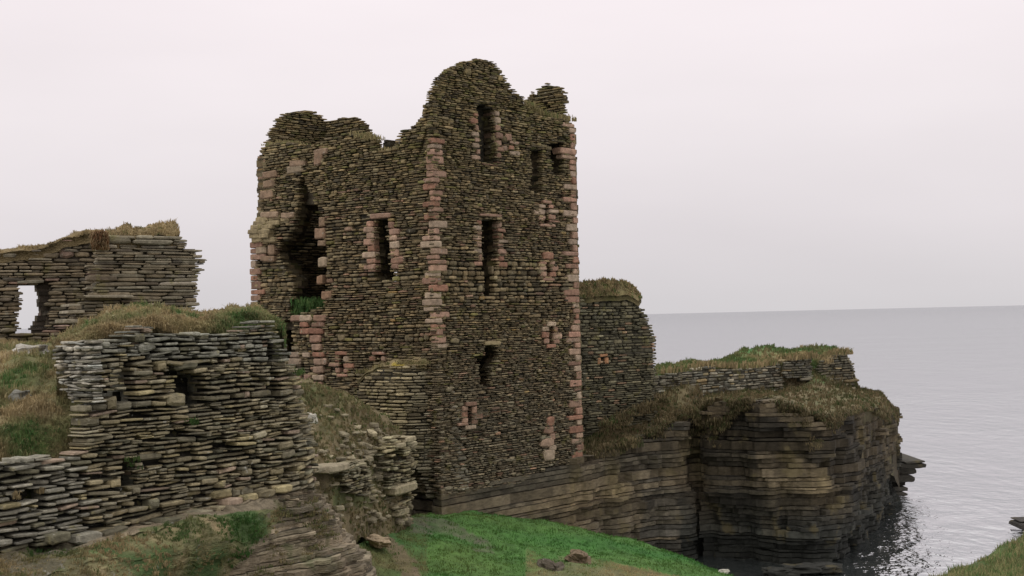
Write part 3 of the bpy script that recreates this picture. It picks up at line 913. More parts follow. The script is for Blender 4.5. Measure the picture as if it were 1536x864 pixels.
    mb.build('cross_wall', M_STONE, T)
    # lower slab floors the breach; upper slab is unseen, added to darken the interior
    ins = [LC * .9 + BC * .0 + Q * .1, Q, RC, BC]
    cen = (LC + Q + RC + BC) / 4
    cor = [cen + (p - cen) * .86 for p in (LC, Q, RC, BC)]
    for zz in (14.1, 9.7):
        m2 = MB()
        vs = [(p[0], p[1], zz) for p in cor] + [(p[0], p[1], zz - .4) for p in cor]
        m2.add(vs, [(0, 1, 2, 3), (7, 6, 5, 4), (0, 4, 5, 1), (1, 5, 6, 2), (2, 6, 7, 3), (3, 7, 4, 0)], (.12, .10, .07))
        m2.build('floor', M_ROCK, T)
    # quoins
    quoin_run(Q, DL, DR, 206, 522, lambda y: 650 + (y - 200) * .02, PR, rng, hpx=(7, 12.5), parent=T, lng=(.38, .62), sht=(.2, .32))
    quoin_run(RC, -DR, DL, 186, 684, lambda y: 866, PR, rng, hpx=(7, 12), parent=T, lng=(.6, .95), sht=(.26, .36), dark=1.0)
    quoin_run(LC, -DL, DR, 362, 476, lambda y: 382, PL, rng, hpx=(8, 13), parent=T, lng=(.6, .9), sht=(.3, .45), dark=.85)
    # dressed stones up the pillar, beside the breach and at the lower doorway
    mb = MB()
    for (x, y, w, h) in ((405, 262, 22, 9), (404, 276, 18, 10), (400, 292, 20, 12), (447, 245, 24, 8), (443, 254, 26, 9), (478, 238, 14, 18), (482, 228, 22, 7), (405, 322, 28, 7), (432, 323, 20, 7),
                         (483, 333, 9, 16), (480, 350, 16, 15), (483, 365, 12, 9), (484, 394, 14, 15), (490, 443, 15, 13), (407, 374, 10, 16), (402, 388, 22, 8), (392, 376, 16, 10), (480, 420, 9, 14)):
        mb = MB(); facing(mb, PL, x, y, w, h, .07, mix(pinkc(rng, .8), OLIVE, .35), rng)
        mb.build('dressed_stone', M_PINK, T)
    mb = MB(); y = 472; k = 0
    while y < 574:
        h = rng.uniform(8, 13)
        for (xa, xb) in ((436, 452), (452, 468), (468, 486)):
            if rng.random() < (.5 if xa < 468 else .95):
                o = rng.uniform(-4, 4); facing(mb, PL, (xa + xb) / 2 + o, y + h / 2, (xb - xa) + 2 * rng.uniform(-3, 3), h - 1, .06, pinkc(rng, .9), rng)
        y += h
    mb.build('door_jamb', M_PINK, T)
    mb = MB()
    for (x, y, w, h) in ((826, 632, 11, 14), (823, 645, 16, 10), (829, 655, 8, 10), (821, 664, 20, 11), (829, 672, 11, 8), (824, 682, 17, 14)):
        facing(mb, PR, x, y, w, h, .05, pinkc(rng, .85), rng)
    mb.build('blocked_door_jamb', M_PINK, T)
    # corbel under the upper pillar
    mb = MB()
    for (y, pr, xs) in ((329, .03, (384, 402, 420, 434)), (335, .10, (381, 400, 420)), (341, .18, (379, 397, 413)), (348, .24, (378, 394, 411)), (354, .23, (379, 395, 410)), (360, .15, (380, 398, 416))):
        for xa, xb in zip(xs, xs[1:]):
            facing(mb, PL, (xa + xb) / 2, y, xb - xa, 6.6, pr + rng.uniform(-.03, .03), mix(OLIVE, TAN, rng.random()), rng, depth=.5)
    mb.build('corbel', M_STONE, T)
    # windows
    window_surround(PR, w1, T, rng, lintel=(731, 154, 36, 5), left=(717, 721, 168, 240), right=(743, 746, 166, 238), sill=(734, 247, 26, 4), dark=.85, lcol=OLIVE_D)
    mb = MB()
    for (x, y, w, h) in ((763, 206, 10, 14), (771, 214, 14, 6), (767, 222, 8, 8), (772, 230, 16, 9), (757, 222, 8, 9)):
        facing(mb, PR, x, y, w, h, .04, pinkc(rng, .8), rng)
    mb.build('patch_stones', M_PINK, T)
    window_surround(PR, w2, T, rng, lintel=(735, 323, 34, 6), left=(722, 724, 330, 402), right=(746, 749, 332, 402), w=(8, 12), dark=.85)
    window_surround(PR, w3, T, rng, lintel=(738, 515, 24, 5), lcol=TAN)
    m2 = window_surround(PR, w4, T, rng, lintel=(805, 220, 20, 4), lcol=OLIVE_D)
    window_surround(PR, w5, T, rng, lintel=(836, 212, 22, 4), lcol=OLIVE_D)
    window_surround(PL, w6, T, rng, lintel=(571, 324, 32, 5), left=(560, 564, 332, 408), right=(582, 587, 332, 404), w=(11, 18), h=(8, 13))
    for (pth, c, xl, xr, ya, yb, cap, sl_, dk) in ((PR, l1, 818, 823, 306, 334, (820, 303, 14, 6), (821, 338, 24, 6), 1.05), (PR, l2, 820, 825, 390, 416, (822, 384, 16, 12), (823, 419, 18, 5), 1.05),
                                           (PR, l3, 824, 830, 490, 516, (826, 486, 14, 7), (827, 519, 14, 5), 1.1), (PR, l4, 702, 708, 609, 638, (706, 606, 17, 5), (706, 641, 16, 5), .95),
                                           (PL, l5, 509, 515, 534, 560, (512, 530, 18, 6), (513, 563, 16, 5), .95), (PL, l6, 563, 571, 534, 542, (568, 530, 18, 5), None, .9)):
        window_surround(pth, c, T, rng, lintel=cap, left=(xl, xl + .5, ya, yb), right=(xr, xr + .5, ya, yb), sill=sl_, name='gun_loop', w=(8, 14), h=(7, 11), dark=dk, lcol=pinkc(rng, dk))
    # rounded plinth at the foot of the corner
    s530, _ = PL.sz(530, 560)
    a = PL.xy(s530); nl = np.array([PL.segt[0][1], -PL.segt[0][0]]); nr = np.array([PR.segt[0][1], -PR.segt[0][0]])
    pts = [a + nl * .42]
    for k in np.linspace(.25, 1, 4): pts.append(a * (1 - k) + (Q + DL * 1.3) * k + nl * .45)
    Pq = Q + (nl + nr) * .10
    e0 = Q + DL * 1.3 + nl * .45; e1 = Q + DR * 1.7 + nr * .05
    for k in np.linspace(.15, 1, 7):
        q = e0 * (1 - k) ** 2 + 2 * Pq * k * (1 - k) + e1 * k * k; pts.append(q)
    pts.append(Q + DR * 2.2 + nr * .0)
    PP = Path(pts)
    MP = [(530, 600), (535, 580), (548, 566), (562, 556), (590, 550), (640, 548), (650, 536), (662, 548), (676, 580), (690, 620), (700, 690), (704, 734), (640, 748), (633, 715), (612, 690), (560, 690)]
    mb = MB()
    def plinth_pal(r, px, py):
        c = mix((.235, .195, .115), GREYST, max(0, min(1, (px - 600) / 60)))
        if r.random() < .2: c = OLIVE_D
        k = math.exp(r.gauss(0, .28)); return tuple(v * k for v in c)
    masonry(mb, PP, 3.7, 8.6, MP, color=plinth_pal, rng=rng, thick=.7, ragged=.08, ch=(.08, .16), sl=(.2, .5), proud=(-.03, .04), nv=10)
    mb.build('plinth', M_STONE, T)
    # sloping turf shelf on top of the plinth
    rows = [[(536, 572, 46.3), (562, 552, 45.5), (590, 549, 44.9), (640, 549, 44.0)],
            [(536, 566, 46.6), (562, 546, 45.9), (590, 540, 45.3), (640, 540, 44.2)],
            [(536, 562, 47.0), (562, 537, 46.4), (590, 527, 45.9), (640, 531, 44.5)]]
    G = loft(rows, 24, 4, amp=.06, fr=2, fine=.03)
    def c(P, px, py, u): return (.34, .26, .05) if (590 < px < 608 and py > 545) else mix(DRY2, (.16, .14, .06), .5 + nz(P[0] * 3, P[1] * 3, 0))
    tf = loft_mesh(G, 'turf_cap', M_TURF, c, T, skirt=.10)
    # grass on the broken wall heads
    mb = MB()
    for pts, n, h in (([at(404, 218, 50.0), at(430, 215, 49.2), at(462, 222, 48.6)], 70, .16), ([at(535, 203, 46.6), at(566, 210, 45.6)], 50, .18), ([at(576, 227, 45.9), at(592, 223, 45.2)], 20, .12),
                      ([at(787, 158, 48.4), at(800, 170, 48.9), at(822, 177, 49.4), at(852, 182, 50.2)], 120, .26), ([at(540, 560, 46.4), at(600, 545, 45.3), at(640, 545, 44.2)], 160, .13)):
        tufts_along(mb, [tuple(p) for p in pts], rng, n, h, lambda r: mix(drycol(r), (.16, .15, .06), .5), .035, cnt=(5, 9), spread=.2, wind=(-.2, 0), hang=.25)
    tag(mb.build('wall_head_grass', M_GRASS, T), kind='stuff')
    mb = MB()
    for q in range(140):
        p = at(rng.uniform(438, 486), rng.uniform(452, 472), rng.uniform(48.2, 49.2))
        blades(mb, p, rng, 5, .22, .15, mix(LUSH, GREEN, rng.random()), w=.04)
    tag(mb.build('breach_grass', M_GRASS, T), kind='stuff')
    return T
make_tower()

# ------------------------------------------------------------------ generic ruined wall helpers
def turf_cap(rows, parent, n, m, colf, h, cnt, w, rng, amp=.05, skirt=.2, name='turf_cap', hang=.3, g=.3, wind=(-.1, 0)):
    G = loft(rows, n, m, amp=amp, fr=1.6, fine=.04)
    o = loft_mesh(G, name, M_TURF, colf, parent, skirt=skirt)
    mb = MB()
    for (P, px, py) in scatter_grid(G, rng, cnt, lambda a, b, P: nz(P[0] * 2.5, P[1] * 2.5, P[2] * 2.5) > rng.uniform(-.6, .25)):
        blades(mb, P, rng, rng.randint(4, 8), h * max(.4, 1 + 1.4 * nz(P[0] * 3, P[1] * 3, 4)) * rng.uniform(.5, 1.3), h * .5, drycol(rng, g), w=w, hang=hang * rng.random(), wind=wind)
    tag(mb.build('grass', M_GRASS, o), kind='stuff')
    return o

def dry_cap_col(P, px, py, u): return mix(DRY2, (.13, .12, .045), .5 + nz(P[0] * 1.5, P[1] * 1.5, 2))

# ---- round-ended wall remnant right of the tower
def make_round_wall():
    rng = random.Random(31)
    a = at(846, 520, 52.3)[:2]; b = at(974, 520, 54.8)[:2]
    pts = [a, a * .5 + b * .5, b]
    d = (b - a) / np.linalg.norm(b - a); q = b.copy(); ang = math.atan2(d[1], d[0])
    for k in range(8):
        ang += math.radians(14); q = q + .22 * np.array([math.cos(ang), math.sin(ang)]); pts.append(q.copy())
    q = q + 2.2 * np.array([math.cos(ang), math.sin(ang)]); pts.append(q)
    P = Path(pts)
    W = empty('ruined_wall', (b[0], b[1], 5.2)); tag(W, 'tall dark stone wall stub with a rounded right end and a grassy top, just right of the tower', 'ruined wall')
    M = [(840, 445), (868, 446), (900, 444), (940, 442), (952, 446), (958, 456), (968, 472), (978, 492), (985, 512), (988, 545), (986, 620), (960, 650), (900, 668), (840, 680)]
    def c(r, px, py):
        cc = mix((.135, .118, .072), (.085, .08, .052), r.random())
        if r.random() < .06: cc = (.24, .16, .10)
        k = math.exp(r.gauss(0, .3)); return tuple(v * k for v in cc)
    mb = MB()
    loop = [(903, 536), (907, 536), (907, 547), (903, 547)]
    masonry(mb, P, 4.4, 11.2, M, holes=(loop,), color=c, rng=rng, thick=.9, ragged=.09, ch=(.08, .13), sl=(.15, .42), proud=(-.04, .07), drop=.06)
    mb.build('masonry', M_STONE, W)
    mb = MB()
    for (x, y, w, h) in ((899, 541, 5, 10), (910, 541, 6, 10), (905, 533, 12, 4)): facing(mb, P, x, y, w, h, .05, (.36, .19, .10), rng)
    mb.build('gun_loop', M_PINK, W)
    rows = [[(856, 447, 52.6), (900, 445, 53.3), (940, 443, 54.0), (958, 452, 54.5)], [(856, 436, 52.7), (900, 432, 53.5), (940, 432, 54.3), (961, 448, 54.9)], [(856, 430, 53.2), (890, 422, 53.8), (925, 421, 54.4), (948, 430, 54.9), (962, 446, 55.2)], [(856, 440, 54.2), (960, 448, 56)]]
    turf_cap(rows, W, 30, 5, dry_cap_col, .13, 1100, .035, rng, hang=.7, g=.45)
make_round_wall()

# ---- low wall along the cliff top and the two masonry stubs at its end
def small_wall(name, label, pts, M, z0, z1, seed, capc=None, base=(.20, .185, .14), thick=.7):
    rng = random.Random(seed)
    P = Path(pts)
    W = empty(name, (pts[0][0], pts[0][1], z0)); tag(W, label, 'stone wall')
    mb = MB()
    masonry(mb, P, z0, z1, M, color=pal(base, .32, ((.15, (.10, .09, .065)), (.08, TAN))), rng=rng, thick=thick, ragged=.12, ch=(.09, .17), sl=(.2, .55), proud=(-.05, .06), drop=.08, nv=10)
    mb.build('masonry', M_STONE, W)
    if capc:
        mb = MB(); tufts_along(mb, [tuple(at(*c)) for c in capc], rng, 140, .35, lambda r: drycol(r, .4), .05, cnt=(5, 9), spread=.3, hang=.4)
        tag(mb.build('grass', M_GRASS, W), kind='stuff')
    return W
small_wall('dry_stone_wall', 'long low grey stone wall with grass spilling over it along the cliff top', [at(978, 560, 57.6)[:2], at(1040, 560, 59.2)[:2], at(1060, 560, 60.0)[:2], at(1110, 560, 61.2)[:2], at(1175, 560, 63.8)[:2]],
           [(975, 566), (1000, 562), (1030, 556), (1058, 549), (1085, 553), (1120, 554), (1172, 545), (1176, 590), (1130, 594), (1100, 590), (1062, 604), (1040, 640), (1020, 640), (990, 615), (975, 610)], 4.6, 8.0, 41, [(985, 562, 58.3), (1060, 549, 60.6), (1110, 553, 61.8), (1170, 544, 64.2)])
b0 = at(1176, 560, 63.4)[:2]; b1 = at(1218, 560, 64.6)[:2]
small_wall('wall_stub', 'short dark square wall stub at the right end of the long low wall', [b0, b1, b1 + np.array([.2, 1.2])],
           [(1174, 541), (1216, 536), (1222, 540), (1220, 571), (1174, 566)], 6.0, 8.0, 43, [(1176, 540, 63.8), (1216, 536, 65)], base=(.13, .12, .09))
c0 = at(1224, 560, 65.2)[:2]; c1 = at(1272, 560, 66.8)[:2]
small_wall('wall_end', 'grass-topped ruined wall end above the headland tip, nearest the open sea', [c0, c0 * .5 + c1 * .5, c1, c1 + np.array([.3, .25]), c1 + np.array([.45, .7]), c1 + np.array([.4, 2.6])],
           [(1222, 556), (1236, 542), (1252, 534), (1264, 530), (1273, 535), (1281, 546), (1287, 560), (1287, 590), (1250, 578), (1222, 566)], 5.6, 8.4, 45, [(1230, 545, 66), (1252, 532, 67.2), (1266, 531, 67.6)], base=(.12, .105, .07))

# ---- far-left ruin
def make_left_ruin():
    rng = random.Random(51)
    PA = Path([at(-90, 490, 27.5)[:2], at(175, 490, 29.3)[:2]])
    W = empty('ruined_building', tuple(at(60, 515, 28.4))); tag(W, 'roofless grey-brown ruin at far left with sky through its window gap', 'ruined building')
    base = (.165, .135, .092)
    MA = [(-95, 386), (0, 381), (30, 378), (60, 374), (80, 368), (95, 360), (115, 354), (150, 350), (178, 350), (180, 560), (-95, 560)]
    win = [(31, 427), (55, 425), (58, 433), (60, 450), (62, 462), (56, 474), (53, 482), (48, 492), (47, 502), (31, 502)]
    splay = [(57, 424), (76, 424), (74, 470), (68, 500), (50, 500)]
    cp = pal(base, .22, ((.12, (.12, .10, .075)), (.08, (.25, .17, .13))))
    mb = MB()
    masonry(mb, PA, 8.2, 12.0, MA, through=(win,), holes=(splay,), color=cp, rng=rng, thick=.42, ragged=.05, ch=(.045, .09), sl=(.14, .42), proud=(-.02, .03), nv=10, gap=.004, full=(.8, 1.08), wav=.03, core_col=(.05, .04, .03))
    mb.build('wall', M_STONE, W)
    mb = MB()
    facing(mb, PA, 46, 423, 40, 5, .03, (.17, .15, .11), rng)
    mb.build('lintel', M_STONE, W)
    b0 = at(112, 460, 26.0)[:2]; b1 = at(306, 460, 27.4)[:2]
    PB = Path([b0, b1])
    MBp = [(152, 354), (175, 353), (200, 354), (240, 350), (264, 350), (275, 358), (279, 372), (297, 376), (296, 384), (303, 388), (297, 398), (302, 408), (296, 420), (298, 432), (293, 445), (294, 460), (284, 464), (250, 480), (150, 500), (100, 500), (108, 470), (124, 452), (138, 442), (140, 410), (146, 390), (148, 372)]
    mb = MB()
    masonry(mb, PB, 9.3, 11.6, MBp, color=pal((.18, .152, .105), .20, ((.12, (.11, .09, .065)), (.05, (.26, .23, .18)))), rng=rng, thick=.9, ragged=.10, ch=(.045, .09), sl=(.18, .62), proud=(-.02, .04), nv=12, gap=.004, full=(.82, 1.08), wav=.02, tilt=.012, core_col=(.06, .05, .035), rough_end=.9, sq=.4)
    # long ledge slab and thrown out end slabs
    for (x, y, w, h, pr) in ((160, 445, 76, 4, .16), (112, 468, 26, 5, .1), (105, 482, 26, 6, .12), (110, 458, 18, 4, .1), (293, 376, 22, 3, .02), (297, 405, 18, 3, .04), (288, 456, 22, 5, .05)):
        facing(mb, PB, x, y, w, h, pr, (.24, .21, .155), rng, depth=.5)
    mb.build('end_wall', M_STONE, W)
    rows = [[(-95, 386, 27.6), (0, 380, 28.1), (60, 373, 28.5), (92, 361, 28.7), (120, 353, 28.9), (178, 350, 29.25)], [(-95, 384, 27.7), (0, 377, 28.2), (60, 370, 28.55), (92, 358, 28.75), (120, 350, 28.95), (178, 348, 29.3)],
            [(-95, 383, 27.85), (0, 376, 28.35), (30, 371, 28.5), (75, 365, 28.7), (95, 355, 28.9), (112, 348, 29.1), (150, 344, 29.3), (178, 348, 29.5)], [(-95, 386, 28.0), (178, 352, 29.7)]]
    turf_cap(rows, W, 60, 4, lambda P, px, py, u: mix(DRY2, (.17, .125, .06), .5 + nz(P[0] * 2, P[1] * 2, 1)), .06, 520, .016, rng, amp=.05, hang=.35, g=.12)
    rows = [[(144, 362, 26.35), (170, 358, 26.5), (200, 357, 26.7), (240, 354, 27), (266, 352, 27.2)], [(144, 360, 26.4), (170, 352, 26.55), (190, 346, 26.75), (240, 346, 27.1), (268, 346, 27.25)],
            [(148, 356, 26.8), (168, 350, 26.9), (184, 340, 27), (192, 338, 27.05), (202, 345, 27.1), (216, 344, 27.2), (236, 338, 27.4), (255, 332, 27.5), (263, 333, 27.5), (269, 348, 27.6)], [(148, 364, 27.4), (269, 352, 28.2)]]
    turf_cap(rows, W, 50, 4, lambda P, px, py, u: mix(DRY2, (.19, .14, .065), .5 + nz(P[0] * 2, P[1] * 2, 1)), .08, 620, .016, rng, amp=.05, hang=.5, g=.10, wind=(.2, 0))
    mb = MB(); rr = rng
    for _ in range(120):
        p = at(rr.uniform(140, 160), rr.uniform(352, 374), 26.25); blades(mb, p, rr, 6, .16, .06, mix(DRY2, (.20, .10, .05), rr.random()), w=.018, hang=1.2)
    tag(mb.build('hanging_grass', M_GRASS, W), kind='stuff')
make_left_ruin()

# ---- foreground retaining wall
def make_front_wall():
    rng = random.Random(61)
    W = empty('retaining_wall', tuple(at(250, 785, fgY(250)))); tag(W, 'large mossy drystone wall in the left foreground with dark gaps between its rounded slabs', 'stone wall')
    M = [(-130, 694), (0, 692), (40, 690), (70, 686), (100, 688), (122, 676), (128, 640), (130, 612), (136, 600), (138, 509), (185, 506), (196, 496), (214, 488), (228, 490), (240, 499), (300, 501), (340, 500), (362, 496),
         (385, 484), (398, 477), (410, 484), (416, 498), (424, 505), (430, 525), (436, 545), (446, 560), (452, 590), (462, 620), (470, 660), (474, 700), (478, 730), (440, 741), (400, 750), (300, 771), (200, 795), (100, 817), (0, 835), (-130, 860)]
    holes = ([(256, 548), (268, 557), (290, 556), (306, 568), (312, 585), (306, 606), (290, 612), (272, 600), (266, 578)], [(186, 548), (200, 540), (205, 600), (190, 602), (150, 596), (160, 590), (186, 586)], [(404, 520), (414, 518), (418, 560), (424, 600), (412, 606), (406, 570)],
             [(185, 690), (214, 688), (212, 728), (190, 740)], [(60, 735), (72, 735), (74, 760), (60, 770)])
    def c(r, px, py):
        c = mix((.235, .195, .115), (.205, .185, .13), r.random())
        if py < 540: c = mix(c, (.185, .185, .155), .8)
        elif py > 690 and px < 140: c = mix(c, (.23, .22, .18), .8)
        if px < 150 and py < 600: c = mix(c, (.26, .25, .21), .7)
        q = r.random()
        if q < .12: c = (.13, .12, .08)
        elif q < .17: c = (.28, .235, .13)
        elif q < .22: c = (.25, .19, .14)
        k = math.exp(r.gauss(0, .25)); return tuple(v * k for v in c)
    mb = MB()
    masonry(mb, PFG, 6.6, 9.85, M, holes=holes, color=c, rng=rng, thick=.9, ragged=.05, full=(.58, .96), ch=(.05, .092), sl=(.11, .33), proud=(-.06, .035), gap=.012, core_in=.24, nv=14, wav=.08, tilt=.06, drop=.12, core_col=(.018, .016, .012), sq=.38, miss=.03, mixd=(.16, .05), bulge=.09)
    # broken end of the wall, paler core rubble
    s, z = PFG.sz(139, 550); Pp, tt, nn = PFG.frame(s)
    PE = Path([Pp - nn * .85, Pp - nn * .0])
    masonry(mb, PE, 8.0, 9.6, [(82, 520), (100, 514), (142, 508), (142, 604), (122, 612), (98, 590), (86, 560)], color=pal((.30, .285, .24), .25, ((.2, (.17, .155, .12)),)), rng=rng, thick=.25, ragged=.05, ch=(.03, .07), sl=(.07, .22), proud=(-.05, .05), core_in=.08, core_col=(.12, .11, .09), nv=10, tilt=.1)
    # foundation course of long slabs
    for (x, y, w, h) in ((420, 733, 26, 8), (395, 740, 26, 8), (371, 746, 22, 8), (347, 752, 24, 8), (330, 764, 22, 9), (300, 772, 30, 9), (280, 778, 26, 8), (252, 783, 30, 9), (170, 800, 40, 12), (128, 806, 40, 11), (84, 806, 34, 12)):
        facing(mb, PFG, x, y, w, h, .10, c(rng, x, y), rng, nv=14, sq=.5)
    mb.build('masonry', M_STONE_NEAR, W)
    # grass tufts rooted in the joints
    mb = MB()
    for (x, y, n, h, cc) in ((283, 632, 60, .09, GREEN2), (20, 745, 20, .14, DRY2), (52, 738, 15, .12, DRY2), (200, 700, 12, .08, GREEN2), (200, 690, 20, .1, GREEN), (445, 560, 50, .12, GREEN)):
        s, z = PFG.sz(x, y); Pp, t, nn = PFG.frame(max(0.01, s))
        for _ in range(max(3, n // 5)):
            blades(mb, (Pp[0] + nn[0] * .03 + t[0] * rng.uniform(-.15, .15), Pp[1] + nn[1] * .03 + t[1] * rng.uniform(-.15, .15), z + rng.uniform(-.03, .03)), rng, 6, h, .05, cc, w=.012, hang=.7)
    tag(mb.build('joint_grass', M_GRASS, W), kind='stuff')
make_front_wall()

# ---- rubble bank between the front wall and the tower
KR = [[(190, 830, 25.5), (430, 815, 32.0), (480, 812, 33.5), (520, 815, 35.6), (560, 815, 37.8), (600, 818, 39.8), (613, 815, 40.7)], [(190, 730, 26.5), (430, 720, 34), (500, 722, 35.5), (560, 738, 38.6), (600, 752, 40.4), (614, 757, 41.0)], [(190, 670, 27.5), (430, 660, 35.5), (500, 662, 36.8), (560, 688, 39.2), (600, 702, 40.7), (615, 706, 41.2)],
      [(190, 615, 28.5), (430, 604, 37), (500, 612, 38), (560, 648, 40), (600, 672, 41), (615, 684, 41.5)], [(190, 575, 30), (430, 572, 38.5), (480, 580, 39.2), (520, 596, 40), (560, 619, 40.8), (600, 650, 41.5), (613, 662, 41.8)], [(190, 560, 46), (430, 574, 46.5), (480, 584, 46.6), (520, 600, 46.4), (560, 628, 45.6), (600, 664, 43.9), (612, 690, 42.8)]]
def rub_col(P, px, py, u):
    g = fbm(P[0] * .9, P[1] * .9, P[2] * .9, 3)
    c = mix((.15, .12, .07), (.20, .16, .085), .5 + g)
    c = mix(c, (.085, .10, .035), .9 * fbm(P[0] * .6 + 4, P[1] * .6, P[2] * .6, 2) + (.35 if py < 600 + (px - 440) * .45 else 0))
    if 500 < px < 560 and 735 < py < 760: c = mix(c, (.07, .10, .03), .6)
    return c
GK = loft(KR, 240, 14, amp=.22, fr=1.0, fine=.10)
tag(loft_mesh(GK, 'rubble_bank', M_TURF, rub_col, skirt=3.0), kind='structure')
rubble_n = [0]
def make_rubble():
    rng = random.Random(71)
    def ok(px, py, P): return 474 < px < 614 and py > 585 + (px - 440) * .45 and py < 790
    for (P, px, py) in scatter_grid(GK, rng, 1500, ok):
        den = .35 + fbm(P[0] * .8, P[1] * .8, P[2] * .8, 2) + (.4 if px > 545 else 0)
        if rng.random() > den: continue
        a = rng.choice((.06, .08, .10, .13, .2)) * rng.uniform(.8, 1.2); ang = rng.gauss(-.2, .5)
        t = np.array([math.cos(ang), math.sin(ang)]); n = np.array([t[1], -t[0]])
        k = math.exp(rng.gauss(0, .25)); cc = mix((.26, .225, .15), (.20, .17, .11), rng.random())
        mb = MB()
        slab(mb, tuple(P), t, n, a, a * rng.uniform(.22, .5), rng.uniform(.0, .09), .2, tuple(v * k for v in cc), rng, tilt=rng.gauss(-.12, .2))
        if rubble_n[0] < 290:
            rubble_n[0] += 1
            tag(mb.build('rubble_stone', M_STONE), 'flat fallen stone bedded in the brown rubble bank at the foot of the tower', 'stone', 'fallen stones in the rubble bank')
    # coursed remains of a wall showing in the bank
    e0 = at(548, 700, 37.9)[:2]; e1 = at(614, 720, 40.4)[:2]
    P = Path([e0, e0 * .6 + e1 * .4, e1, e1 + np.array([.15, .5]), e1 + np.array([.15, 2.5])])
    W = empty('collapsed_wall', tuple(at(600, 780, 40))); tag(W, 'collapsed drystone wall end sticking out of the rubble bank beside the dark gap at the tower foot', 'ruined wall')
    M = [(572, 668), (590, 654), (606, 654), (620, 660), (622, 690), (619, 735), (622, 745), (612, 770), (600, 776), (588, 752), (584, 730), (578, 700)]
    mb = MB()
    masonry(mb, P, 3.5, 7.2, M, holes=([(583, 678), (600, 676), (606, 690), (590, 694)], [(578, 738), (618, 740), (616, 752), (585, 752)]), color=pal((.235, .205, .125), .3, ((.15, OLIVE_D),)), rng=rng, thick=.8, ragged=.14, ch=(.07, .12), sl=(.18, .5), proud=(-.06, .12), drop=.1, miss=.14, core_in=.2, tilt=.06, core_col=(.03, .026, .018))
    for (x, y, w, h, pr) in ((602, 733, 34, 5, .18), (612, 659, 16, 5, .12), (598, 668, 16, 4, .1), (602, 768, 18, 5, .1)):
        facing(mb, P, x, y, w, h, pr, (.30, .255, .165), rng, depth=.5)
    mb.build('masonry', M_STONE, W)
    e0 = at(494, 705, 34.9)[:2]; e1 = at(552, 705, 37.0)[:2]
    P = Path([e0, e1, e1 + np.array([.3, .8])])
    W = empty('collapsed_wall', tuple(at(530, 750, 36))); tag(W, 'low collapsed stretch of drystone wall under a long flat slab in the rubble bank', 'ruined wall')
    M = [(512, 694), (540, 690), (556, 705), (562, 730), (548, 745), (520, 738), (514, 715)]
    mb = MB()
    masonry(mb, P, 4.0, 6.9, M, color=pal((.21, .185, .12), .3, ((.15, OLIVE_D),)), rng=rng, thick=.5, ragged=.14, ch=(.06, .11), sl=(.15, .35), proud=(-.04, .10), drop=.1, miss=.2, core_in=.16, tilt=.06, core_col=(.04, .033, .02))
    for (x, y, w, h, pr) in ((500, 702, 34, 4, .2), (474, 704, 16, 4, .15)):
        facing(mb, P, x, y, w, h, pr, (.30, .255, .175), rng, depth=.5)
    mb.build('masonry', M_STONE, W)
make_rubble()

# ---- loose boulders and rocks
def boulder(name, label, P, sx, sy, sz, col, seed, mat=None, flat=.0, rot=0.0, cat='rock', n=22, rough=.30, tiltx=0.0):
    mb = MB(); rng = random.Random(seed)
    vs = []; fs = []; m = n // 2 + 2
    off = rng.uniform(0, 50)
    cr, sr = math.cos(rot), math.sin(rot)
    for i in range(m + 1):
        ph = math.pi * i / m
        for j in range(n):
            th = 2 * math.pi * j / n
            d = np.array([math.sin(ph) * math.cos(th), math.sin(ph) * math.sin(th), math.cos(ph)])
            p = np.sign(d) * np.abs(d) ** .62
            r = 1 + rough * fbm(d[0] * 1.6 + off, d[1] * 1.6, d[2] * 1.6, 3)
            q = p * r * np.array([sx, sy, sz])
            q[2] += tiltx * q[0]
            vs.append((P[0] + q[0] * cr - q[1] * sr, P[1] + q[0] * sr + q[1] * cr, P[2] + q[2]))
    for i in range(m):
        for j in range(n):
            j2 = (j + 1) % n
            fs.append((i * n + j, (i + 1) * n + j, (i + 1) * n + j2, i * n + j2))
    mb.add(vs, fs, col)
    o = mb.build(name, mat or M_STONE_NEAR)
    return tag(o, label, cat)
boulder('boulder', 'pale flat-topped boulder on the grass in front of the window gap at far left', at(46, 532, 22.2), .30, .3, .15, (.30, .28, .24), 3, rot=.2, rough=.4)
boulder('boulder', 'small grey stone lying on the grassy bank left of the foreground wall', at(30, 597, 19.2), .13, .15, .10, (.17, .165, .14), 4, rough=.4)
boulder('rock_slab', 'long pale slab lying on the grass slope between the bedrock and the path', at(568, 812, 36.6), .22, .5, .12, (.34, .26, .17), 5, rot=.5, rough=.35)
boulder('stone', 'small whitish stone at the right edge of the foreground wall top, against the rubble', at(466, 628, 33.5), .14, .12, .13, (.48, .45, .38), 6, rough=.5)
boulder('stone', 'pale angular stone on the brown slope high above the headland cliff', at(1246, 648, 61.6), .26, .3, .24, (.45, .40, .32), 7, rough=.5)
boulder('stone', 'small pale stone on the brown headland slope, left of a bigger pale one', at(1230, 636, 61.4), .16, .2, .12, (.34, .30, .23), 8, rough=.5)
boulder('stone', 'pale stone on the grassy knoll near its right end above the dark water', at(958, 850, 41.3), .16, .14, .10, (.30, .28, .22), 9, rough=.4)
boulder('stone', 'pale stone at the very lip of the green knoll by the water', at(1086, 858, 43), .16, .12, .08, (.42, .40, .34), 10, rough=.4)
boulder('boulder', 'dark stone showing in the eroded hollow at the bottom of the green knoll', at(825, 862, 37.9), .34, .3, .34, (.09, .075, .055), 12, rough=.6)
boulder('boulder', 'brown earthy block above the eroded hollow on the green knoll', at(868, 842, 39.6), .30, .3, .24, (.15, .11, .07), 13, rough=.7)

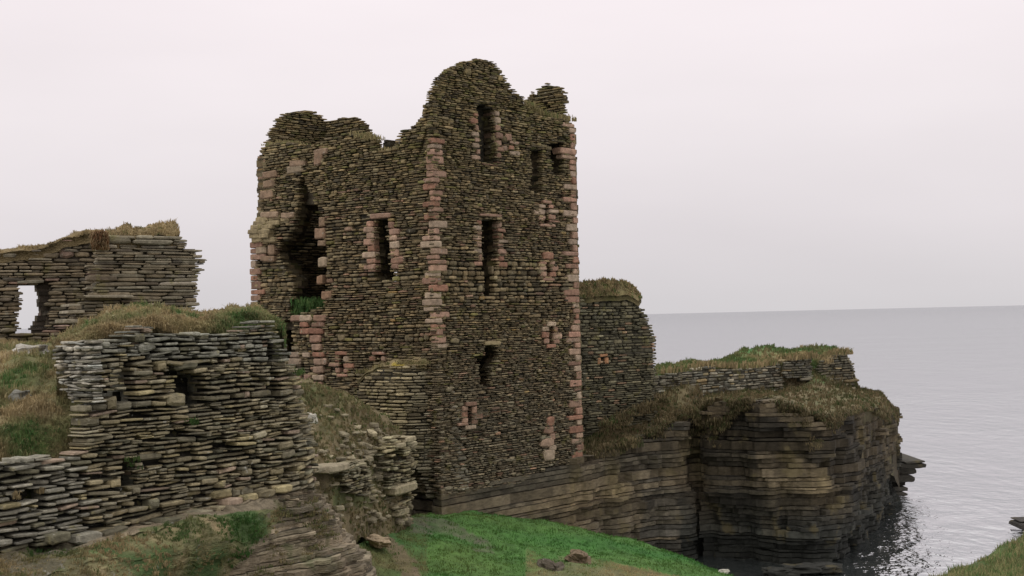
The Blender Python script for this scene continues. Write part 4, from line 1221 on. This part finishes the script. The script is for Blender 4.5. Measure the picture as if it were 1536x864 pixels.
for k_, (x_, y_, D_, w_) in enumerate(((1205, 852, 50.2, .8), (1240, 852, 50.4, .6), (1168, 858, 50.0, .7))):
    boulder('rock', ('wet dark rock at the foot of the cliff, rightmost of the low waterline rocks' if k_ == 1 else 'wet dark rock at the foot of the cliff, middle one of the low waterline rocks' if k_ == 0 else 'wet dark rock at the foot of the cliff, leftmost of the low waterline rocks'), at(x_, y_, D_), w_ * .8, .5, .14, (.03, .03, .026), 90 + k_, mat=M_ROCK, rough=.5)['group'] = 'low rocks at the waterline'
def sea_rock(name, label, prof, Y, depth, col, seed):
    """layered rock: prof = [(y, x_left, x_right)] read from top to waterline"""
    rng = random.Random(seed); mb = MB()
    for (ya, xa, xb), (yb, xc, xd) in zip(prof, prof[1:]):
        nlay = max(1, int((yb - ya) / 7))
        for k in range(nlay):
            f0 = k / nlay; f1 = (k + 1) / nlay
            l = xa + (xc - xa) * f0 + rng.uniform(-2, 2); r = xb + (xd - xb) * f0 + rng.uniform(-3, 3)
            A = at(l, ya + (yb - ya) * f1, Y); B = at(r, ya + (yb - ya) * f0, Y)
            cx = (A[0] + B[0]) / 2; a = (B[0] - A[0]) / 2; zc = (A[2] + B[2]) / 2; b = (B[2] - A[2]) / 2
            kk = rng.uniform(.7, 1.3)
            slab(mb, (cx, Y + depth / 2 + rng.uniform(-.2, .2), zc), np.array([1.0, 0]), np.array([0.0, -1]), a, b * 1.15, depth / 2 + rng.uniform(-.2, .3), depth / 2, tuple(v * kk for v in col), rng, nv=18, sq=.6, tilt=rng.gauss(0, .02))
    return tag(mb.build(name, M_ROCK), label, 'rock')
sea_rock('rock_ledge', 'flat-topped dark rock ledge jutting over the sea at the foot of the headland tip', [(690, 1352, 1387), (694, 1346, 1388), (702, 1335, 1380), (712, 1330, 1370), (724, 1325, 1364), (738, 1320, 1361), (752, 1316, 1360)], 70, 3.5, (.06, .055, .045), 15)
sea_rock('sea_rock', 'small dark rock breaking the water at the right edge of the view', [(781, 1530, 1560), (784, 1526, 1565), (794, 1527, 1570)], 58.5, 1.2, (.05, .045, .04), 16)

# ------------------------------------------------------------------ grass
def field(name, G, count, accept, colf, h, w, blades_per, seed, hang=0.0, wind=(.1, 0), spread=None, lean=.5, clump=0.0):
    rng = random.Random(seed); mb = MB()
    for (P, px, py) in scatter_grid(G, rng, count, accept):
        kk = 1.0
        if clump: kk = max(.35, 1 + clump * nz(P[0] * 2.2, P[1] * 2.2, P[2] * 2.2))
        blades(mb, P, rng, rng.randint(*blades_per), h * kk * rng.uniform(.6, 1.3), spread or h * .5, colf(rng, P, px, py), w=w, hang=hang * rng.random(), wind=wind, lean=lean)
    return tag(mb.build(name, M_GRASS), kind='stuff')
def bankc(r, P, px, py):
    g = fbm(P[0] * .9, P[1] * .9, P[2], 3)
    return mix(mix(DRY, DRY2, r.random()), mix(GREEN, LUSH, r.random()), (.25 + 1.2 * g) * r.uniform(.4, 1.2))
tag(field('dry_grass', GB, 3600, lambda a, b, P: -40 < a < 140 and 505 < b < 720, bankc, .115, .013, (6, 10), 81, hang=.8, clump=1.2, lean=.9), 'tussocky straw and green grass covering the bank at far left', 'grass')
def moundc(r, P, px, py):
    g = fbm(P[0] * .7, P[1] * .7, 1.0, 3)
    return mix(mix(DRY, DRY2, r.random()), mix(GREEN, LUSH, r.random()), (.3 + 1.3 * g + (.3 if px > 320 else 0)) * r.uniform(.4, 1.2))
tag(field('mound_grass', GM, 4200, lambda a, b, P: b < 520 and P[1] < 27, moundc, .095, .015, (6, 10), 82, hang=.8, clump=1.2, lean=.9), 'straw and green grass on the mound above the foreground wall', 'grass')
tag(field('outcrop_grass', GO, 2600, lambda a, b, P: bool(inpoly([a + 10 * nz(P[0] * 2, P[1] * 2, 1)], [b + 8 * nz(P[0] * 2, P[1] * 2, 5)], OG)[0]) or (a < 125 and b > 826), lambda r, P, a, b: mix(drycol(r, .2), mix(GREEN, LUSH, r.random()), max(0, .35 + 1.4 * nz(P[0] * 1.1, P[1] * 1.1, 3) + (.35 if b < 815 else 0))), .065, .011, (6, 10), 83, hang=.8, clump=1.0, lean=.9), 'tufts of brown and green grass on the bedrock under the foreground wall', 'grass')
def outcrop_tufts():
    rng = random.Random(91); mb = MB(); n = 0
    while n < 420:
        px = rng.uniform(330, 462); s, z0_ = PFG.sz(px, 742); P, tt, nn = PFG.frame(s)
        z = rng.uniform(5.7, 6.85)
        if nz(px * .03, z * 2.2, 3.3) < rng.uniform(-.1, .35): continue
        n += 1
        d = .10 + .50 * (6.85 - z) + rng.uniform(-.02, .14)
        blades(mb, (P[0] + nn[0] * d, P[1] + nn[1] * d, z), rng, rng.randint(6, 10), .06 * rng.uniform(.6, 1.5), .06, tuple(.85 * v for v in mix(drycol(rng, .3), GREEN, .7 * rng.random())), w=.011, hang=.9)
    tag(mb.build('bedrock_grass', M_GRASS), 'tufts of short grass rooted in the ledges of the bedrock outcrop', 'grass', kind='stuff')
outcrop_tufts()
def gullyc(r, P, px, py):
    g2 = nz(P[0] * .22, P[1] * .5, 9)
    c = mix(mix((.040, .14, .028), (.09, .185, .042), .5 + .9 * g2), (.06, .16, .032), .4 * r.random())
    g = fbm(P[0] * .35, P[1] * .35, 5.0, 3)
    if px < 640: c = mix(c, DRY2, .25 + .5 * g + .3 * r.random())
    elif px > 790 and py > 815 + (px - 790) * .22: c = mix(c, DRY, .45 + .4 * r.random() + g)
    else: c = mix(c, (.12, .13, .04), .25 * r.random() + .5 * g)
    return c
def gacc(a, b, P):
    if not (470 < a < 1130 and b < 885): return False
    jx = a + 6 * nz(P[0] * 1.2, P[1] * 1.2, 1); jy = b + 5 * nz(P[0] * 1.2, P[1] * 1.2, 4)
    return not ((inpoly([jx], [jy], PATH1)[0] or inpoly([jx], [jy], PATH2)[0]) and hsh(P[0], P[1]) > .4)
tag(field('green_grass', GG, 9000, gacc, gullyc, .065, .020, (3, 6), 84, spread=.12, clump=.8), 'short bright green grass on the knoll and gully below the tower', 'grass')
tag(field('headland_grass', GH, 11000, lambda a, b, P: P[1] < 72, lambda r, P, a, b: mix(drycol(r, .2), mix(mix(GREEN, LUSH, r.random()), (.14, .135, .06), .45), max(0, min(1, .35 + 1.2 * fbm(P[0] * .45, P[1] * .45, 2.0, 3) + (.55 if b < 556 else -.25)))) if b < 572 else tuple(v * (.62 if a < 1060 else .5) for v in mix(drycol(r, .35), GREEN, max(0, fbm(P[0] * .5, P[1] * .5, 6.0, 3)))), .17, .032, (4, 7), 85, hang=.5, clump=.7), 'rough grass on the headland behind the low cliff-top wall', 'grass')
tag(field('bank_grass', GK, 7000, lambda a, b, P: (b < 616 + (a - 440) * .50) or nz(P[0] * .8, P[1] * .8, P[2] * .8) > -.3 or (470 < a < 520 and b < 680), lambda r, P, a, b: tuple(.8 * v for v in mix(drycol(r, .3), GREEN, .6 * r.random())), .11, .024, (5, 8), 86, hang=.4), 'thin dry grass growing over the rubble bank', 'grass')
tag(field('near_grass', GN[103:135, 80:95], 5000, lambda a, b, P: 1370 < a < 1560 and 780 < b < 930 and P[1] > 9, lambda r, P, a, b: mix(mix(GREEN, LUSH, r.random()), DRY, .75 * r.random()), .07, .008, (4, 7), 87), 'short green and straw grass on the near slope at lower right', 'grass')
# dry grass hanging on the cliff ledges
def cliff_grass():
    rng = random.Random(88); mb = MB()
    for (x0_, y0_, x1_, y1_, n, Ya, Yb) in ((905, 640, 1000, 596, 160, 52.2, 55.4), (900, 676, 960, 660, 40, 51, 52.5), (1030, 610, 1070, 650, 90, 54.2, 54.6), (1050, 650, 1095, 700, 60, 54.6, 55.4), (1100, 618, 1200, 612, 200, 56.8, 60.2), (985, 640, 1060, 604, 160, 53.9, 56.0), (870, 690, 985, 645, 120, 50.6, 53.9), (1180, 590, 1290, 600, 150, 61.5, 65), (1200, 620, 1330, 618, 120, 60.3, 66)):
        for _ in range(n):
            f = rng.random()
            p = at(x0_ + (x1_ - x0_) * f + rng.uniform(-8, 8), y0_ + (y1_ - y0_) * f + rng.uniform(-6, 10), Ya + (Yb - Ya) * f + rng.uniform(-.1, .3))
            blades(mb, p, rng, rng.randint(6, 10), .26 * rng.uniform(.5, 1.3), .2, tuple(v * .7 for v in mix(drycol(rng, .35), (.10, .085, .045), .5 * rng.random())), w=.034, hang=1.0, wind=(.1, 0))
    n = 0
    ex = [q_[0] for q_ in EDGE]
    while n < 1300:
        px = rng.uniform(900, 1335)
        ey = float(np.interp(px, ex, [q_[1] for q_ in EDGE])); eY = float(np.interp(px, ex, [q_[2] for q_ in EDGE]))
        reach = 26 + 62 * bump(px, 1012, 22, 4) + 45 * bump(px, 1075, 24, 4) + 48 * bump(px, 1225, 45, 4)
        f = rng.random() ** 1.6
        if nz(px * .035, f * 2.5, 7.7) < -.1 + .5 * f: continue
        n += 1
        p = at(px, ey + f * reach - 3, eY - .05 + .15 * rng.random())
        blades(mb, p, rng, rng.randint(5, 9), .24 * rng.uniform(.5, 1.3), .16, tuple(v * .62 for v in mix(drycol(rng, .45), (.12, .10, .05), .6 * rng.random())), w=.034, hang=1.2, wind=(.05, 0))
    tag(mb.build('ledge_grass', M_GRASS), 'dry grass hanging over the ledges of the sea cliff', 'grass', kind='stuff')
cliff_grass()

# ================================================================== LIGHT, SKY, CAMERA
SUN_EL = math.radians(52); SUN_AZ = math.radians(215)      # compass bearing of the hidden sun
W = bpy.data.worlds.new('World'); SC.world = W; W.use_nodes = True
N = W.node_tree.nodes; L = W.node_tree.links
bg = N['Background']
sky = N.new('ShaderNodeTexSky'); sky.sky_type = 'NISHITA'; sky.sun_disc = False
sky.sun_elevation = SUN_EL; sky.sun_rotation = SUN_AZ; sky.air_density = 1.0; sky.dust_density = 3.0
hs = N.new('ShaderNodeHueSaturation'); hs.inputs['Saturation'].default_value = .25
L.new(sky.outputs['Color'], hs.inputs['Color'])
# overcast deck: brighter overhead than at the horizon, with faint broad cloud texture
tc = N.new('ShaderNodeTexCoord'); sp = N.new('ShaderNodeSeparateXYZ'); L.new(tc.outputs['Generated'], sp.inputs['Vector'])
rp = N.new('ShaderNodeValToRGB'); L.new(sp.outputs['Z'], rp.inputs['Fac'])
e = rp.color_ramp.elements
e[0].position = 0.0; e[0].color = (.66, .635, .65, 1)
e[1].position = 1.0; e[1].color = (1.65, 1.62, 1.60, 1)
for pos, c in ((.06, (.745, .70, .72)), (.14, (.85, .79, .81)), (.24, (.93, .85, .875)), (.5, (1.22, 1.17, 1.17))):
    el = e.new(pos); el.color = (*c, 1)
nt = N.new('ShaderNodeTexNoise'); nt.inputs['Scale'].default_value = 2.2; nt.inputs['Detail'].default_value = 4
mpn = N.new('ShaderNodeMapping'); mpn.inputs['Scale'].default_value = (1, 1, 4); L.new(tc.outputs['Generated'], mpn.inputs['Vector']); L.new(mpn.outputs['Vector'], nt.inputs['Vector'])
mr = N.new('ShaderNodeMapRange'); mr.inputs['From Min'].default_value = .3; mr.inputs['From Max'].default_value = .7; mr.inputs['To Min'].default_value = 9.9; mr.inputs['To Max'].default_value = 10.8
L.new(nt.outputs['Fac'], mr.inputs['Value'])
sc_ = N.new('ShaderNodeVectorMath'); sc_.operation = 'SCALE'; L.new(rp.outputs['Color'], sc_.inputs[0]); L.new(mr.outputs['Result'], sc_.inputs['Scale'])
mxs = N.new('ShaderNodeMix'); mxs.data_type = 'RGBA'; mxs.inputs['Factor'].default_value = .96
L.new(hs.outputs['Color'], mxs.inputs['A']); L.new(sc_.outputs['Vector'], mxs.inputs['B'])
L.new(mxs.outputs['Result'], bg.inputs['Color']); bg.inputs['Strength'].default_value = .1

sl = bpy.data.lights.new('sun', 'SUN'); sl.energy = .6; sl.angle = math.radians(40); sl.color = (1, .96, .90)
so = bpy.data.objects.new('sun', sl); COL.objects.link(so)
sd = Vector((math.sin(SUN_AZ) * math.cos(SUN_EL), math.cos(SUN_AZ) * math.cos(SUN_EL), math.sin(SUN_EL)))
so.rotation_euler = (-sd).to_track_quat('-Z', 'Y').to_euler()
so.location = (0, 0, 60)

cam = bpy.data.cameras.new('camera'); co = bpy.data.objects.new('camera', cam); COL.objects.link(co)
cam.sensor_width = 36; cam.lens = 36 * F / 1536; cam.clip_end = 60000; cam.clip_start = .1
mw = Matrix(((rt[0], up[0], -fw[0], CAM[0]), (rt[1], up[1], -fw[1], CAM[1]), (rt[2], up[2], -fw[2], CAM[2]), (0, 0, 0, 1)))
co.matrix_world = mw
SC.camera = co
vs_ = SC.view_settings; vs_.view_transform = 'Standard'; vs_.look = 'None'; vs_.exposure = 0; vs_.gamma = 1; vs_.use_curve_mapping = False
SC.render.resolution_x = 1024; SC.render.resolution_y = 576
SC.cycles.max_bounces = 6
